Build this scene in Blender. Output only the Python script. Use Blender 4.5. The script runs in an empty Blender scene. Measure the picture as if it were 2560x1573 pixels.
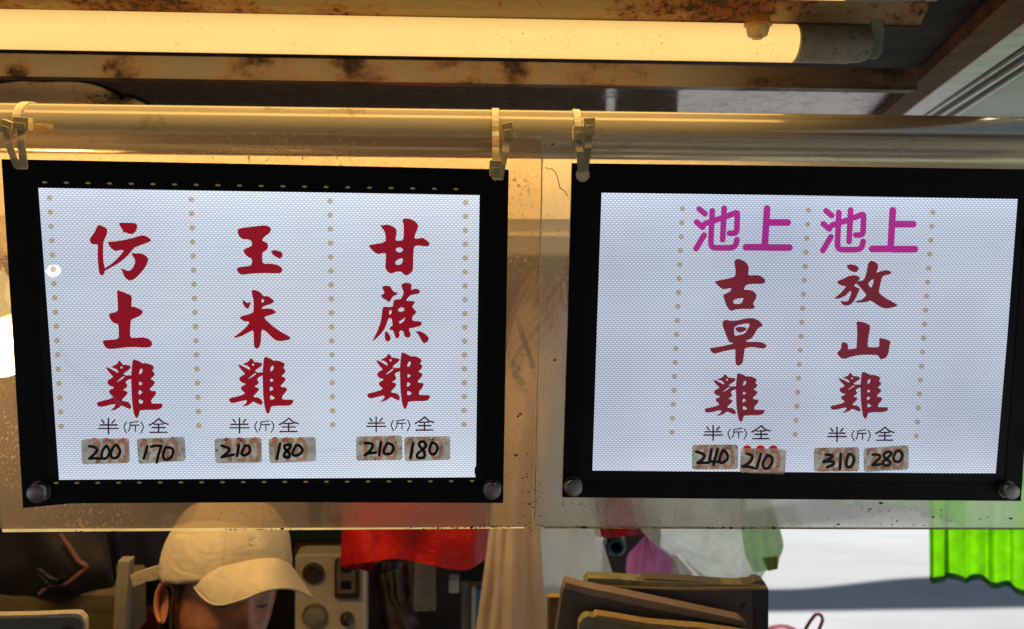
import bpy, bmesh, math, random
from mathutils import Vector, Matrix, noise as mnoise
from mathutils.geometry import tessellate_polygon
R = math.radians
random.seed(7)
sc = bpy.context.scene
C = sc.collection

# ------------------------------------------------------------------ camera
FPX = 1849.0
PW, PH = 2560.0, 1573.0
CAM = Vector((0.0, 0.0, 1.6))
# axes of the place as the camera sees them (right, up, back), from the vanishing points of the photograph
_x = Vector((41700.0, -60.0, -1849.0)).normalized()
_d = Vector((1158.0 - 1280.0, -(13400.0 - 786.5), -1849.0)).normalized()
_z = (-_d - _x * (-_d).dot(_x)).normalized()
_y = _z.cross(_x)
M3 = Matrix((_x, _y, _z))            # camera coords -> world coords
cam_data = bpy.data.cameras.new("camera")
cam = bpy.data.objects.new("camera", cam_data)
C.objects.link(cam)
cam.matrix_world = Matrix.Translation(CAM) @ M3.to_4x4()
cam_data.sensor_width = 36.0
cam_data.lens = FPX / PW * 36.0
cam_data.clip_start = 0.02
cam_data.clip_end = 500
cam_data.dof.use_dof = True
cam_data.dof.focus_distance = 0.85
cam_data.dof.aperture_fstop = 5.0
sc.camera = cam

# ------------------------------------------------------------------ light
EXPO = 0.8
SUN_EL, SUN_AZ = R(50), R(12)         # azimuth measured from +Y towards +X
world = bpy.data.worlds.new("World"); sc.world = world; world.use_nodes = True
nt = world.node_tree; nt.nodes.clear()
sky = nt.nodes.new("ShaderNodeTexSky"); sky.sky_type = 'NISHITA'; sky.sun_disc = False
sky.sun_elevation = SUN_EL; sky.sun_rotation = SUN_AZ
bg = nt.nodes.new("ShaderNodeBackground"); bg.inputs[1].default_value = 0.05
wo = nt.nodes.new("ShaderNodeOutputWorld")
nt.links.new(sky.outputs[0], bg.inputs[0]); nt.links.new(bg.outputs[0], wo.inputs[0])
sun_d = bpy.data.lights.new("sun", 'SUN'); sun_d.energy = 4.6; sun_d.angle = R(0.5); sun_d.color = (1.0, 0.95, 0.87)
sun = bpy.data.objects.new("sun", sun_d); C.objects.link(sun)
to_sun = Vector((math.sin(SUN_AZ) * math.cos(SUN_EL), math.cos(SUN_AZ) * math.cos(SUN_EL), math.sin(SUN_EL)))
sun.rotation_euler = to_sun.to_track_quat('Z', 'Y').to_euler()
sun.location = (2, 6, 6)
sc.view_settings.view_transform = 'Standard'; sc.view_settings.look = 'None'
sc.view_settings.exposure = EXPO; sc.view_settings.gamma = 1.0
sc.render.engine = 'CYCLES'
sc.cycles.use_denoising = True
sc.cycles.max_bounces = 10; sc.cycles.transparent_max_bounces = 16
sc.cycles.sample_clamp_indirect = 4.0

# ------------------------------------------------------------------ pixel helpers (turn a pixel of the photo into a point of the place)
def ray(px, py):
    return (M3 @ Vector(((px - PW / 2) / FPX, -(py - PH / 2) / FPX, -1.0)))
def W(px, py, Y):
    d = ray(px, py); return CAM + d * ((Y - CAM.y) / d.y)
def WZ(px, py, z):
    d = ray(px, py); return CAM + d * ((z - CAM.z) / d.z)
def MPP(Y):                            # metres per pixel at depth Y
    return (W(1281, 786, Y) - W(1280, 786, Y)).length

# ------------------------------------------------------------------ object helpers
def tag(o, label=None, cat=None, group=None, kind=None):
    if label: o["label"] = label
    if cat: o["category"] = cat
    if group: o["group"] = group
    if kind: o["kind"] = kind
    return o
def root(name, loc, label, cat, group=None):
    o = bpy.data.objects.new(name, None); o.empty_display_size = 0.05
    C.objects.link(o); o.location = loc
    return tag(o, label, cat, group)
def wloc(o):
    v = Vector((0, 0, 0))
    while o is not None:
        v += o.location; o = o.parent
    return v
class MB:
    def __init__(s): s.v = []; s.f = []; s.sm = []
    def add(s, vs, fs, smooth=False):
        b = len(s.v); s.v += [Vector(v) for v in vs]
        s.f += [tuple(i + b for i in f) for f in fs]; s.sm += [smooth] * len(fs)
    def build(s, name, mat, parent=None, bevel=0.0, subsurf=0, weld=False):
        me = bpy.data.meshes.new(name)
        if parent is None:
            xs = [v.x for v in s.v]; ys = [v.y for v in s.v]; zs = [v.z for v in s.v]
            org = Vector(((min(xs) + max(xs)) / 2, (min(ys) + max(ys)) / 2, min(zs)))
        else:
            org = wloc(parent)
        me.from_pydata([v - org for v in s.v], [], s.f)
        me.polygons.foreach_set("use_smooth", s.sm)
        bm = bmesh.new(); bm.from_mesh(me)
        if weld: bmesh.ops.remove_doubles(bm, verts=bm.verts, dist=1e-5)
        bmesh.ops.recalc_face_normals(bm, faces=bm.faces)
        bm.to_mesh(me); bm.free()
        me.materials.append(mat)
        o = bpy.data.objects.new(name, me); C.objects.link(o)
        if parent is None: o.location = org
        else: o.parent = parent
        if bevel:
            m = o.modifiers.new("bevel", 'BEVEL'); m.width = bevel; m.segments = 2; m.limit_method = 'ANGLE'
        if subsurf:
            m = o.modifiers.new("sub", 'SUBSURF'); m.levels = subsurf; m.render_levels = subsurf
        return o
    # --- shapes
    def box(s, a, b):
        x0, y0, z0 = a; x1, y1, z1 = b
        s.add([(x0,y0,z0),(x1,y0,z0),(x1,y1,z0),(x0,y1,z0),(x0,y0,z1),(x1,y0,z1),(x1,y1,z1),(x0,y1,z1)],
              [(0,3,2,1),(4,5,6,7),(0,1,5,4),(1,2,6,5),(2,3,7,6),(3,0,4,7)])
    def prism(s, front, off, holes=()):
        """front: list of 3-D points (planar outline), off: extrusion vector"""
        loops = [[Vector(p) for p in front]] + [[Vector(p) for p in h] for h in holes]
        flat = [p for l in loops for p in l]; n = len(flat)
        tri = tessellate_polygon(loops)
        off = Vector(off)
        vs = flat + [p + off for p in flat]
        fs = [tuple(t) for t in tri] + [tuple(i + n for i in reversed(t)) for t in tri]
        b = 0
        for l in loops:
            k = len(l)
            for i in range(k):
                j = (i + 1) % k; fs.append((b + i, b + j, b + j + n, b + i + n))
            b += k
        s.add(vs, fs)
    def slab(s, pts, Y, t, holes=()):   # pts in photo pixels on the vertical plane Y, t metres thick away from the viewer
        s.prism([W(x, y, Y) for x, y in pts], (0, t, 0), [[W(x, y, Y) for x, y in h] for h in holes])
    def tube(s, path, r, n=10, caps=True, smooth=True):
        path = [Vector(p) for p in path]; m = len(path)
        rs = r if isinstance(r, (list, tuple)) else [r] * m
        up = None; vs = []
        for i, p in enumerate(path):
            t = (path[min(i + 1, m - 1)] - path[max(i - 1, 0)]).normalized()
            if up is None:
                up = Vector((0, 0, 1)) if abs(t.z) < 0.9 else Vector((0, 1, 0))
            side = t.cross(up).normalized(); up = side.cross(t).normalized()
            for k in range(n):
                a = 2 * math.pi * k / n
                vs.append(p + (side * math.cos(a) + up * math.sin(a)) * rs[i])
        fs = [(i * n + k, i * n + (k + 1) % n, (i + 1) * n + (k + 1) % n, (i + 1) * n + k) for i in range(m - 1) for k in range(n)]
        s.add(vs, fs, smooth)
        if caps:
            s.add(vs[:n], [tuple(range(n))]); s.add(vs[-n:], [tuple(range(n))])
    def lathe(s, c, axis, prof, n=32, smooth=True, caps=True):
        """prof: list of (distance along axis, radius)"""
        c = Vector(c); ax = Vector(axis).normalized()
        u = ax.orthogonal().normalized(); v = ax.cross(u)
        vs = []
        for d, r in prof:
            for k in range(n):
                a = 2 * math.pi * k / n
                vs.append(c + ax * d + (u * math.cos(a) + v * math.sin(a)) * r)
        m = len(prof)
        fs = [(i * n + k, i * n + (k + 1) % n, (i + 1) * n + (k + 1) % n, (i + 1) * n + k) for i in range(m - 1) for k in range(n)]
        s.add(vs, fs, smooth)
        if caps:
            s.add(vs[:n], [tuple(range(n))]); s.add(vs[-n:], [tuple(range(n))])
    def ribbon(s, path, width, thick, side=(1, 0, 0)):
        path = [Vector(p) for p in path]; m = len(path); side = Vector(side).normalized()
        vs = []
        for i, p in enumerate(path):
            t = (path[min(i + 1, m - 1)] - path[max(i - 1, 0)]).normalized()
            nn = side.cross(t).normalized()
            sd = t.cross(nn).normalized() if True else side
            w = width / 2; h = thick / 2
            vs += [p + sd * w + nn * h, p - sd * w + nn * h, p - sd * w - nn * h, p + sd * w - nn * h]
        fs = [(i * 4 + k, i * 4 + (k + 1) % 4, (i + 1) * 4 + (k + 1) % 4, (i + 1) * 4 + k) for i in range(m - 1) for k in range(4)]
        fs += [(0, 1, 2, 3), tuple(4 * (m - 1) + k for k in (3, 2, 1, 0))]
        s.add(vs, fs, False)
    def grid(s, P, nu, nv, smooth=True, wrap_u=False):
        vs = [P(i / (nu if wrap_u else nu - 1), j / (nv - 1)) for j in range(nv) for i in range(nu)]
        fs = []
        for j in range(nv - 1):
            for i in range(nu if wrap_u else nu - 1):
                k = (i + 1) % nu
                fs.append((j * nu + i, j * nu + k, (j + 1) * nu + k, (j + 1) * nu + i))
        s.add(vs, fs, smooth)

def cat(pts, n=6, closed=False):
    """Catmull-Rom resample of tuples"""
    out = []; m = len(pts)
    rng = m if closed else m - 1
    for i in range(rng):
        g = (lambda k: pts[k % m]) if closed else (lambda k: pts[max(0, min(m - 1, k))])
        p0, p1, p2, p3 = g(i - 1), g(i), g(i + 1), g(i + 2)
        for q in range(n):
            t = q / n
            out.append(tuple(0.5 * (2 * b + (c - a) * t + (2 * a - 5 * b + 4 * c - d) * t * t + (-a + 3 * b - 3 * c + d) * t ** 3)
                             for a, b, c, d in zip(p0, p1, p2, p3)))
    if not closed: out.append(tuple(pts[-1]))
    return out
def chaikin(pts, k=0.22):
    out = []; n = len(pts)
    for i in range(n):
        a, b = pts[i], pts[(i + 1) % n]
        out.append((a[0] + (b[0] - a[0]) * k, a[1] + (b[1] - a[1]) * k))
        out.append((a[0] + (b[0] - a[0]) * (1 - k), a[1] + (b[1] - a[1]) * (1 - k)))
    return out
def resample(poly, n):
    d = [0]
    for a, b in zip(poly, poly[1:]): d.append(d[-1] + math.dist(a, b))
    out = []
    for i in range(n):
        t = d[-1] * i / (n - 1); k = 0
        while k < len(poly) - 2 and d[k + 1] < t: k += 1
        f = (t - d[k]) / max(1e-9, d[k + 1] - d[k]); f = min(1, max(0, f))
        out.append(tuple(a + (b - a) * f for a, b in zip(poly[k], poly[k + 1])))
    return out
def rrect(x0, y0, x1, y1, r, n=5):
    out = []
    for cx, cy, a0 in ((x1 - r, y0 + r, -90), (x1 - r, y1 - r, 0), (x0 + r, y1 - r, 90), (x0 + r, y0 + r, 180)):
        for i in range(n + 1):
            a = R(a0 + 90 * i / n); out.append((cx + r * math.cos(a), cy + r * math.sin(a)))
    return out
def rquad(q, r, n=4):
    """rounded quadrilateral, q = 4 pixel corners"""
    out = []
    for i in range(4):
        p = Vector(q[i]); a = Vector(q[i - 1]); b = Vector(q[(i + 1) % 4])
        pa = p + (a - p).normalized() * r; pb = p + (b - p).normalized() * r
        for k in range(n + 1):
            t = k / n; out.append(tuple(pa * (1 - t) ** 2 + p * 2 * t * (1 - t) + pb * t * t))
    return out

# ------------------------------------------------------------------ materials
def nodes(name):
    m = bpy.data.materials.new(name); m.use_nodes = True
    t = m.node_tree; t.nodes.clear()
    out = t.nodes.new("ShaderNodeOutputMaterial")
    return m, t, out
class NT:
    def __init__(s, t): s.t = t
    def n(s, typ, **kw):
        x = s.t.nodes.new(typ)
        for k, v in kw.items(): setattr(x, k, v)
        return x
    def l(s, a, b): s.t.links.new(a, b)
    def val(s, sock, v):
        if hasattr(v, "links") or hasattr(v, "is_output"): s.l(v, sock)
        else: sock.default_value = v
    def math(s, op, a, b=0.0, c=0.0):
        x = s.n("ShaderNodeMath", operation=op)
        for i, v in enumerate((a, b, c)): s.val(x.inputs[i], v)
        return x.outputs[0]
    def coord(s, scale=(1, 1, 1), kind="Object"):
        tc = s.n("ShaderNodeTexCoord"); mp = s.n("ShaderNodeMapping"); mp.inputs['Scale'].default_value = scale
        s.l(tc.outputs[kind], mp.inputs[0]); return mp.outputs[0]
    def noise(s, vec, scale, detail=4, rough=0.55, dist=0.0):
        x = s.n("ShaderNodeTexNoise"); s.l(vec, x.inputs['Vector'])
        x.inputs['Scale'].default_value = scale; x.inputs['Detail'].default_value = detail
        x.inputs['Roughness'].default_value = rough; x.inputs['Distortion'].default_value = dist
        return x.outputs[0]
    def ramp(s, fac, a, b, ca=(0, 0, 0, 1), cb=(1, 1, 1, 1)):
        x = s.n("ShaderNodeValToRGB"); s.val(x.inputs[0], fac)
        x.color_ramp.elements[0].position = a; x.color_ramp.elements[1].position = b
        x.color_ramp.elements[0].color = ca; x.color_ramp.elements[1].color = cb
        return x.outputs[0]
    def mix(s, fac, a, b, blend='MIX'):
        x = s.n("ShaderNodeMix", data_type='RGBA', blend_type=blend)
        s.val(x.inputs[0], fac)
        for sock, v in ((x.inputs[6], a), (x.inputs[7], b)):
            s.val(sock, v if not isinstance(v, tuple) or len(v) == 4 else (*v, 1))
        return x.outputs[2]
    def bump(s, h, strength, dist=0.002):
        x = s.n("ShaderNodeBump"); x.inputs['Strength'].default_value = strength; x.inputs['Distance'].default_value = dist
        s.l(h, x.inputs['Height']); return x.outputs[0]
def c4(c): return (*c, 1) if len(c) == 3 else c

def plain(name, col, rough=0.6, metal=0.0, var=0.25, vscale=25, bump=0.0, bscale=200, spec=0.5, dirt=0.0, dirtcol=(0.03, 0.025, 0.018), dscale=60, transl=0.0, stretch=(1, 1, 1)):
    """a real surface: base colour with irregular variation, optional dirt spots and fine bump"""
    m, t, out = nodes(name); g = NT(t)
    p = g.n("ShaderNodeBsdfPrincipled"); vec = g.coord(stretch)
    n1 = g.noise(vec, vscale, 5)
    lo = tuple(max(0, c * (1 - var)) for c in col); hi = tuple(min(1, c * (1 + var * 0.6)) for c in col)
    base = g.ramp(n1, 0.3, 0.7, c4(lo), c4(hi))
    if dirt:
        d1 = g.noise(vec, dscale, 8, 0.7); f = g.ramp(d1, 0.62 - dirt * 0.25, 0.72 - dirt * 0.15)
        base = g.mix(f, base, c4(dirtcol))
    g.l(base, p.inputs['Base Color'])
    rn = g.noise(vec, vscale * 2.3, 4)
    g.l(g.math('MULTIPLY_ADD', rn, 0.3, rough - 0.15), p.inputs['Roughness'])
    p.inputs['Metallic'].default_value = metal
    p.inputs['Specular IOR Level'].default_value = spec
    if bump: g.l(g.bump(g.noise(vec, bscale, 6), bump), p.inputs['Normal'])
    if transl:
        tr = g.n("ShaderNodeBsdfTranslucent"); g.l(base, tr.inputs[0])
        mx = g.n("ShaderNodeMixShader"); mx.inputs[0].default_value = transl
        g.l(p.outputs[0], mx.inputs[1]); g.l(tr.outputs[0], mx.inputs[2]); g.l(mx.outputs[0], out.inputs[0])
    else:
        g.l(p.outputs[0], out.inputs[0])
    return m

def steel(name, col=(0.55, 0.5, 0.44), rough=0.22, brush=(1.5, 60, 60), bstr=0.25, stain=0.25, staincol=(0.09, 0.055, 0.03), metal=1.0, smear=0.28):
    """brushed stainless steel with streaks along X, smears and brown stains"""
    m, t, out = nodes(name); g = NT(t)
    p = g.n("ShaderNodeBsdfPrincipled"); vec = g.coord(); bv = g.coord(brush)
    br = g.noise(bv, 18, 6, 0.7)
    sm = g.noise(vec, 7, 5, 0.6, 0.6)
    base = g.ramp(br, 0.25, 0.8, c4(tuple(c * 0.72 for c in col)), c4(col))
    st = g.noise(vec, 22, 9, 0.72); sf = g.ramp(st, 0.66 - stain * 0.3, 0.82 - stain * 0.2)
    base = g.mix(g.math('MULTIPLY', sf, 0.85), base, c4(staincol))
    g.l(base, p.inputs['Base Color']); p.inputs['Metallic'].default_value = metal
    r = g.math('MULTIPLY_ADD', sm, smear, rough - 0.36 * smear); r = g.math('MULTIPLY_ADD', sf, 0.3, r)
    g.l(r, p.inputs['Roughness'])
    g.l(g.bump(br, bstr, 0.0006), p.inputs['Normal'])
    g.l(p.outputs[0], out.inputs[0]); return m

def rusty(name, paint, rust=(0.17, 0.06, 0.012), dark=(0.012, 0.007, 0.004), cover=0.5, patch=5.0, metal=0.0, rough=0.55, stretch=(1, 1, 1)):
    """painted or bare sheet with rust blooms, dark crust in their middles and small flecks"""
    m, t, out = nodes(name); g = NT(t)
    p = g.n("ShaderNodeBsdfPrincipled"); vec = g.coord(stretch)
    big = g.noise(vec, patch, 3, 0.5); fine = g.noise(vec, 95, 9, 0.75); mid = g.noise(vec, 34, 7, 0.65)
    a = g.math('ADD', g.math('MULTIPLY', big, 1.0), g.math('MULTIPLY', mid, 0.28)); a = g.math('ADD', a, g.math('MULTIPLY', fine, 0.42))
    rf = g.ramp(a, 0.98 - 0.28 * cover, 1.14 - 0.28 * cover)
    base0 = g.ramp(mid, 0.3, 0.7, c4(tuple(c * 0.8 for c in paint)), c4(paint))
    tint = g.ramp(a, 0.86 - 0.28 * cover, 1.0 - 0.28 * cover)
    base0 = g.mix(g.math('MULTIPLY', tint, 0.55), base0, c4(tuple(0.5 * q + 0.5 * w for q, w in zip(paint, (0.33, 0.16, 0.03)))))
    rustc = g.ramp(fine, 0.35, 0.65, c4(tuple(c * 0.55 for c in rust)), c4(tuple(min(1, c * 1.7) for c in rust)))
    col = g.mix(rf, base0, rustc)
    df = g.ramp(g.math('MULTIPLY', g.math('ADD', fine, mid), g.math('MULTIPLY_ADD', rf, 0.35, 0.62)), 0.98, 1.12)
    df2 = g.ramp(g.math('ADD', g.math('MULTIPLY', fine, 0.8), g.math('MULTIPLY', rf, 0.17)), 0.53, 0.6)
    col = g.mix(df2, col, c4(dark))
    g.l(col, p.inputs['Base Color'])
    g.l(g.math('MULTIPLY_ADD', rf, 0.35, rough), p.inputs['Roughness'])
    g.l(g.math('MULTIPLY', g.math('SUBTRACT', 1.0, rf), metal), p.inputs['Metallic'])
    g.l(g.bump(g.math('ADD', g.math('MULTIPLY', fine, rf), mid), 0.5, 0.0015), p.inputs['Normal'])
    g.l(p.outputs[0], out.inputs[0]); return m

def emit(name, col, strength=1.0, var=0.0, speck=0.0, vscale=20):
    """a thing that gives off light; col is how bright it should photograph"""
    m, t, out = nodes(name); g = NT(t)
    k = strength / 2 ** EXPO
    e = g.n("ShaderNodeEmission"); e.inputs[1].default_value = k
    vec = g.coord()
    base = g.ramp(g.noise(vec, vscale, 4), 0.3, 0.7, c4(tuple(c * (1 - var) for c in col)), c4(col))
    if speck:
        f = g.ramp(g.noise(vec, 260, 5, 0.65), 0.70 - speck * 0.1, 0.76 - speck * 0.08)
        f2 = g.math('MULTIPLY', f, g.ramp(g.noise(vec, 9, 2), 0.45, 0.6))
        base = g.mix(f2, base, c4(tuple(c * 0.25 for c in col)))
    g.l(base, e.inputs[0]); g.l(e.outputs[0], out.inputs[0]); return m

def weave(g, bright, gap):
    """the honeycomb of the light-guide sheet behind the print, in the sign's own coordinates"""
    tc = g.n("ShaderNodeTexCoord"); sp = g.n("ShaderNodeSeparateXYZ"); g.l(tc.outputs['Object'], sp.inputs[0])
    u = g.math('MULTIPLY', sp.outputs[0], 1 / 0.0047); v = g.math('MULTIPLY', sp.outputs[2], 1 / 0.0024)
    row = g.math('FLOOR', v); odd = g.math('MULTIPLY', g.math('FLOORED_MODULO', row, 2.0), 0.5)
    du = g.math('SUBTRACT', g.math('FRACT', g.math('ADD', u, odd)), 0.5); dv = g.math('SUBTRACT', g.math('FRACT', v), 0.5)
    d = g.math('SQRT', g.math('ADD', g.math('POWER', g.math('MULTIPLY', du, 2.1), 2.0), g.math('POWER', g.math('MULTIPLY', dv, 2.3), 2.0)))
    return g.ramp(d, 0.55, 1.0, c4(bright), c4(gap)), tc.outputs['Object']

def backlit(name, bright, gap, strength=1.0, cloud=0.16, seed=0.0):
    m, t, out = nodes(name); g = NT(t)
    col, vec = weave(g, bright, gap)
    mp = g.n("ShaderNodeMapping"); mp.inputs['Location'].default_value = (seed, seed, seed); g.l(vec, mp.inputs[0])
    cl = g.noise(mp.outputs[0], 5.0, 2, 0.5); cl2 = g.noise(mp.outputs[0], 11.0, 2, 0.5)
    col = g.mix(1.0, col, g.ramp(cl, 0.3, 0.66, (1 - cloud, 1 - cloud * 0.95, 1 - cloud * 0.7, 1), (1, 1, 1, 1)), 'MULTIPLY')
    col = g.mix(1.0, col, g.ramp(cl2, 0.32, 0.62, (1.0, 0.97, 0.97, 1), (0.97, 1.0, 1.02, 1)), 'MULTIPLY')
    # a light guide fed by led rows along its top and bottom edges is brightest beside them
    sp2 = g.n("ShaderNodeSeparateXYZ"); g.l(vec, sp2.inputs[0])
    q = g.math('ABSOLUTE', g.math('DIVIDE', g.math('SUBTRACT', sp2.outputs[2], 0.195), 0.165)); q = g.math('POWER', q, 5.0)
    ed = g.math('MULTIPLY_ADD', q, 0.22, 0.92)
    e = g.n("ShaderNodeEmission"); g.l(g.math('MULTIPLY', ed, strength / 2 ** EXPO), e.inputs[1])
    g.l(col, e.inputs[0]); g.l(e.outputs[0], out.inputs[0]); return m

def film(name, filt, diff, dmix=0.12):
    """coloured print film: lets the lit sheet behind shine through"""
    m, t, out = nodes(name); g = NT(t)
    tr = g.n("ShaderNodeBsdfTransparent"); tr.inputs[0].default_value = c4(filt)
    df = g.n("ShaderNodeBsdfPrincipled"); df.inputs['Base Color'].default_value = c4(diff); df.inputs['Roughness'].default_value = 0.5
    mx = g.n("ShaderNodeMixShader"); mx.inputs[0].default_value = dmix
    g.l(tr.outputs[0], mx.inputs[1]); g.l(df.outputs[0], mx.inputs[2]); g.l(mx.outputs[0], out.inputs[0]); return m

def acrylic(name, tint=(0.95, 0.92, 0.86), haze=0.16, hazecol=(0.55, 0.5, 0.42), speck=0.5, seed=0.0):
    """scratched, greasy clear acrylic: mostly see-through, a milky film of dirt on it, sharp reflections broken by scratches"""
    m, t, out = nodes(name); g = NT(t)
    vec0 = g.coord(); mp = g.n("ShaderNodeMapping"); mp.inputs['Location'].default_value = (seed, 0, seed); g.l(vec0, mp.inputs[0]); vec = mp.outputs[0]
    tr = g.n("ShaderNodeBsdfTransparent"); tr.inputs[0].default_value = c4(tint)
    p = g.n("ShaderNodeBsdfPrincipled"); p.inputs['Base Color'].default_value = c4(hazecol); p.inputs['Roughness'].default_value = 0.7
    tl = g.n("ShaderNodeBsdfTranslucent"); tl.inputs[0].default_value = c4(hazecol)
    dm = g.n("ShaderNodeMixShader"); dm.inputs[0].default_value = 0.5; g.l(p.outputs[0], dm.inputs[1]); g.l(tl.outputs[0], dm.inputs[2])
    big = g.noise(vec, 6, 4, 0.6); fine = g.noise(vec, 240, 6, 0.7)
    scr = g.noise(g.coord((70, 70, 420)), 1.0, 4, 0.7)
    f = g.math('MULTIPLY_ADD', big, 0.12, haze - 0.06)
    sp = g.math('MULTIPLY', g.ramp(fine, 0.58, 0.66), g.ramp(big, 0.44, 0.58)); f = g.math('MULTIPLY_ADD', sp, speck, f)
    f = g.math('ADD', f, g.math('MULTIPLY', g.ramp(scr, 0.66, 0.72), 0.10 * speck))
    mx = g.n("ShaderNodeMixShader"); g.l(f, mx.inputs[0]); g.l(tr.outputs[0], mx.inputs[1]); g.l(dm.outputs[0], mx.inputs[2])
    rf = g.n("ShaderNodeBsdfRefraction"); rf.inputs['IOR'].default_value = 1.25; rf.inputs['Roughness'].default_value = 0.10; rf.inputs[0].default_value = c4(tint)
    cl = g.n("ShaderNodeMixShader"); g.l(g.math('MULTIPLY_ADD', big, 0.5, 0.30), cl.inputs[0]); g.l(tr.outputs[0], cl.inputs[1]); g.l(rf.outputs[0], cl.inputs[2])
    g.l(cl.outputs[0], mx.inputs[1])
    gl = g.n("ShaderNodeBsdfGlossy"); gl.inputs['Roughness'].default_value = 0.12; gl.inputs[0].default_value = (1, 1, 1, 1)
    g.l(g.bump(g.math('ADD', fine, big), 0.35, 0.002), gl.inputs['Normal'])
    m2 = g.n("ShaderNodeMixShader"); m2.inputs[0].default_value = 0.09
    g.l(mx.outputs[0], m2.inputs[1]); g.l(gl.outputs[0], m2.inputs[2]); g.l(m2.outputs[0], out.inputs[0]); return m

def bagfilm(name, col, clear=0.3, transl=0.5, rough=0.25, var=0.2, vscale=14):
    """thin plastic bag: part diffuse, part light shining through, glossy crinkles, some see-through"""
    m, t, out = nodes(name); g = NT(t); vec = g.coord()
    n1 = g.noise(vec, vscale, 5, 0.6, 0.8)
    base = g.ramp(n1, 0.3, 0.7, c4(tuple(c * (1 - var) for c in col)), c4(tuple(min(1, c * (1 + var * .5)) for c in col)))
    p = g.n("ShaderNodeBsdfPrincipled"); g.l(base, p.inputs['Base Color']); p.inputs['Roughness'].default_value = rough
    cr = g.noise(vec, 26, 7, 0.65, 2.2); g.l(g.bump(cr, 0.75, 0.010), p.inputs['Normal'])
    tl = g.n("ShaderNodeBsdfTranslucent"); g.l(base, tl.inputs[0])
    a = g.n("ShaderNodeMixShader"); a.inputs[0].default_value = transl; g.l(p.outputs[0], a.inputs[1]); g.l(tl.outputs[0], a.inputs[2])
    tr = g.n("ShaderNodeBsdfTransparent"); tr.inputs[0].default_value = c4(tuple(0.6 + 0.4 * c for c in col))
    b = g.n("ShaderNodeMixShader"); g.l(g.math('MULTIPLY_ADD', n1, 0.3, clear - 0.15) if clear > 0.05 else g.math('ADD', clear, 0.0), b.inputs[0])
    g.l(a.outputs[0], b.inputs[1]); g.l(tr.outputs[0], b.inputs[2]); g.l(b.outputs[0], out.inputs[0]); return m

M = {}
M['pipe'] = steel('stainless pipe', (0.90, 0.76, 0.50), 0.12, (1.2, 70, 70), 0.07, 0.25, metal=0.72, smear=0.08)
M['ceiling'] = steel('stained stainless ceiling', (0.38, 0.30, 0.22), 0.15, (0.6, 90, 90), 0.25, 0.5, (0.05, 0.035, 0.022), 0.7)
M['ceilboard'] = plain('sooty ceiling board', (0.026, 0.019, 0.015), 0.8, 0.0, 0.5, 7, 0.15, 90, dirt=0.25, dirtcol=(0.05, 0.036, 0.026), dscale=14, spec=0.1)
M['lintel'] = steel('brushed steel lintel', (0.66, 0.56, 0.40), 0.34, (0.8, 60, 60), 0.3, 0.12, metal=0.15)
def sooty(name, base, centres, halfw):
    """bare steel bar with crusty brown and black patches above each bracket, streaked along its length"""
    m, t, out = nodes(name); g = NT(t); p = g.n("ShaderNodeBsdfPrincipled"); vec = g.coord()
    sp = g.n("ShaderNodeSeparateXYZ"); tc = g.n("ShaderNodeTexCoord"); g.l(tc.outputs['Object'], sp.inputs[0])
    acc = 0.0
    for c, w in zip(centres, halfw):
        d = g.math('DIVIDE', g.math('SUBTRACT', sp.outputs[0], c), w)
        e = g.math('POWER', 2.718, g.math('MULTIPLY', g.math('MULTIPLY', d, d), -1.0)); acc = g.math('ADD', e, acc)
    fine = g.noise(vec, 110, 9, 0.75); mid = g.noise(vec, 40, 6, 0.65); st = g.noise(g.coord((2, 80, 80)), 12, 5, 0.7)
    f = g.math('ADD', g.math('MULTIPLY', acc, g.math('MULTIPLY_ADD', g.noise(g.coord((1, 1, 2.2)), 14, 3, 0.6), 0.85, -0.06)), g.math('ADD', g.math('MULTIPLY', fine, 0.78), g.math('MULTIPLY', mid, 0.22)))
    rf = g.ramp(f, 0.60, 0.92); df = g.ramp(f, 0.80, 1.06)
    col = g.mix(st, c4(tuple(c * 0.7 for c in base)), c4(tuple(c * 1.2 for c in base)))
    col = g.mix(g.math('MULTIPLY', rf, 0.8), col, g.ramp(fine, 0.35, 0.65, (0.03, 0.014, 0.005, 1), (0.15, 0.075, 0.022, 1)))
    col = g.mix(df, col, (0.008, 0.005, 0.003, 1))
    g.l(col, p.inputs['Base Color']); g.l(g.math('MULTIPLY_ADD', rf, 0.35, 0.42), p.inputs['Roughness']); p.inputs['Metallic'].default_value = 0.25
    g.l(g.bump(g.math('ADD', fine, mid), 0.5, 0.0012), p.inputs['Normal']); g.l(p.outputs[0], out.inputs[0]); return m
M['batten'] = rusty('rusted cream batten', (0.245, 0.205, 0.09), (0.21, 0.062, 0.006), (0.025, 0.010, 0.003), 0.62, 5.5, 0.0, 0.5)
M['holder'] = plain('grimy grey lamp holder', (0.17, 0.175, 0.125), 0.5, 0, 0.25, 30, 0.2, 120, dirt=0.35, dscale=90)
M['bracket'] = plain('pale green bracket', (0.27, 0.30, 0.20), 0.5, 0, 0.2, 30, dirt=0.15)
M['knob'] = plain('ambered plastic', (0.55, 0.25, 0.04), 0.4, 0, 0.35, 60, dirt=0.2, transl=0.15)
M['knob_low'] = plain('aged ribbed plastic', (0.42, 0.30, 0.10), 0.45, 0, 0.3, 90, dirt=0.25)
M['tube'] = emit('lit warm tube', (1.22, 0.765, 0.25), 1.0, 0.05, 1.0, 12)
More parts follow.
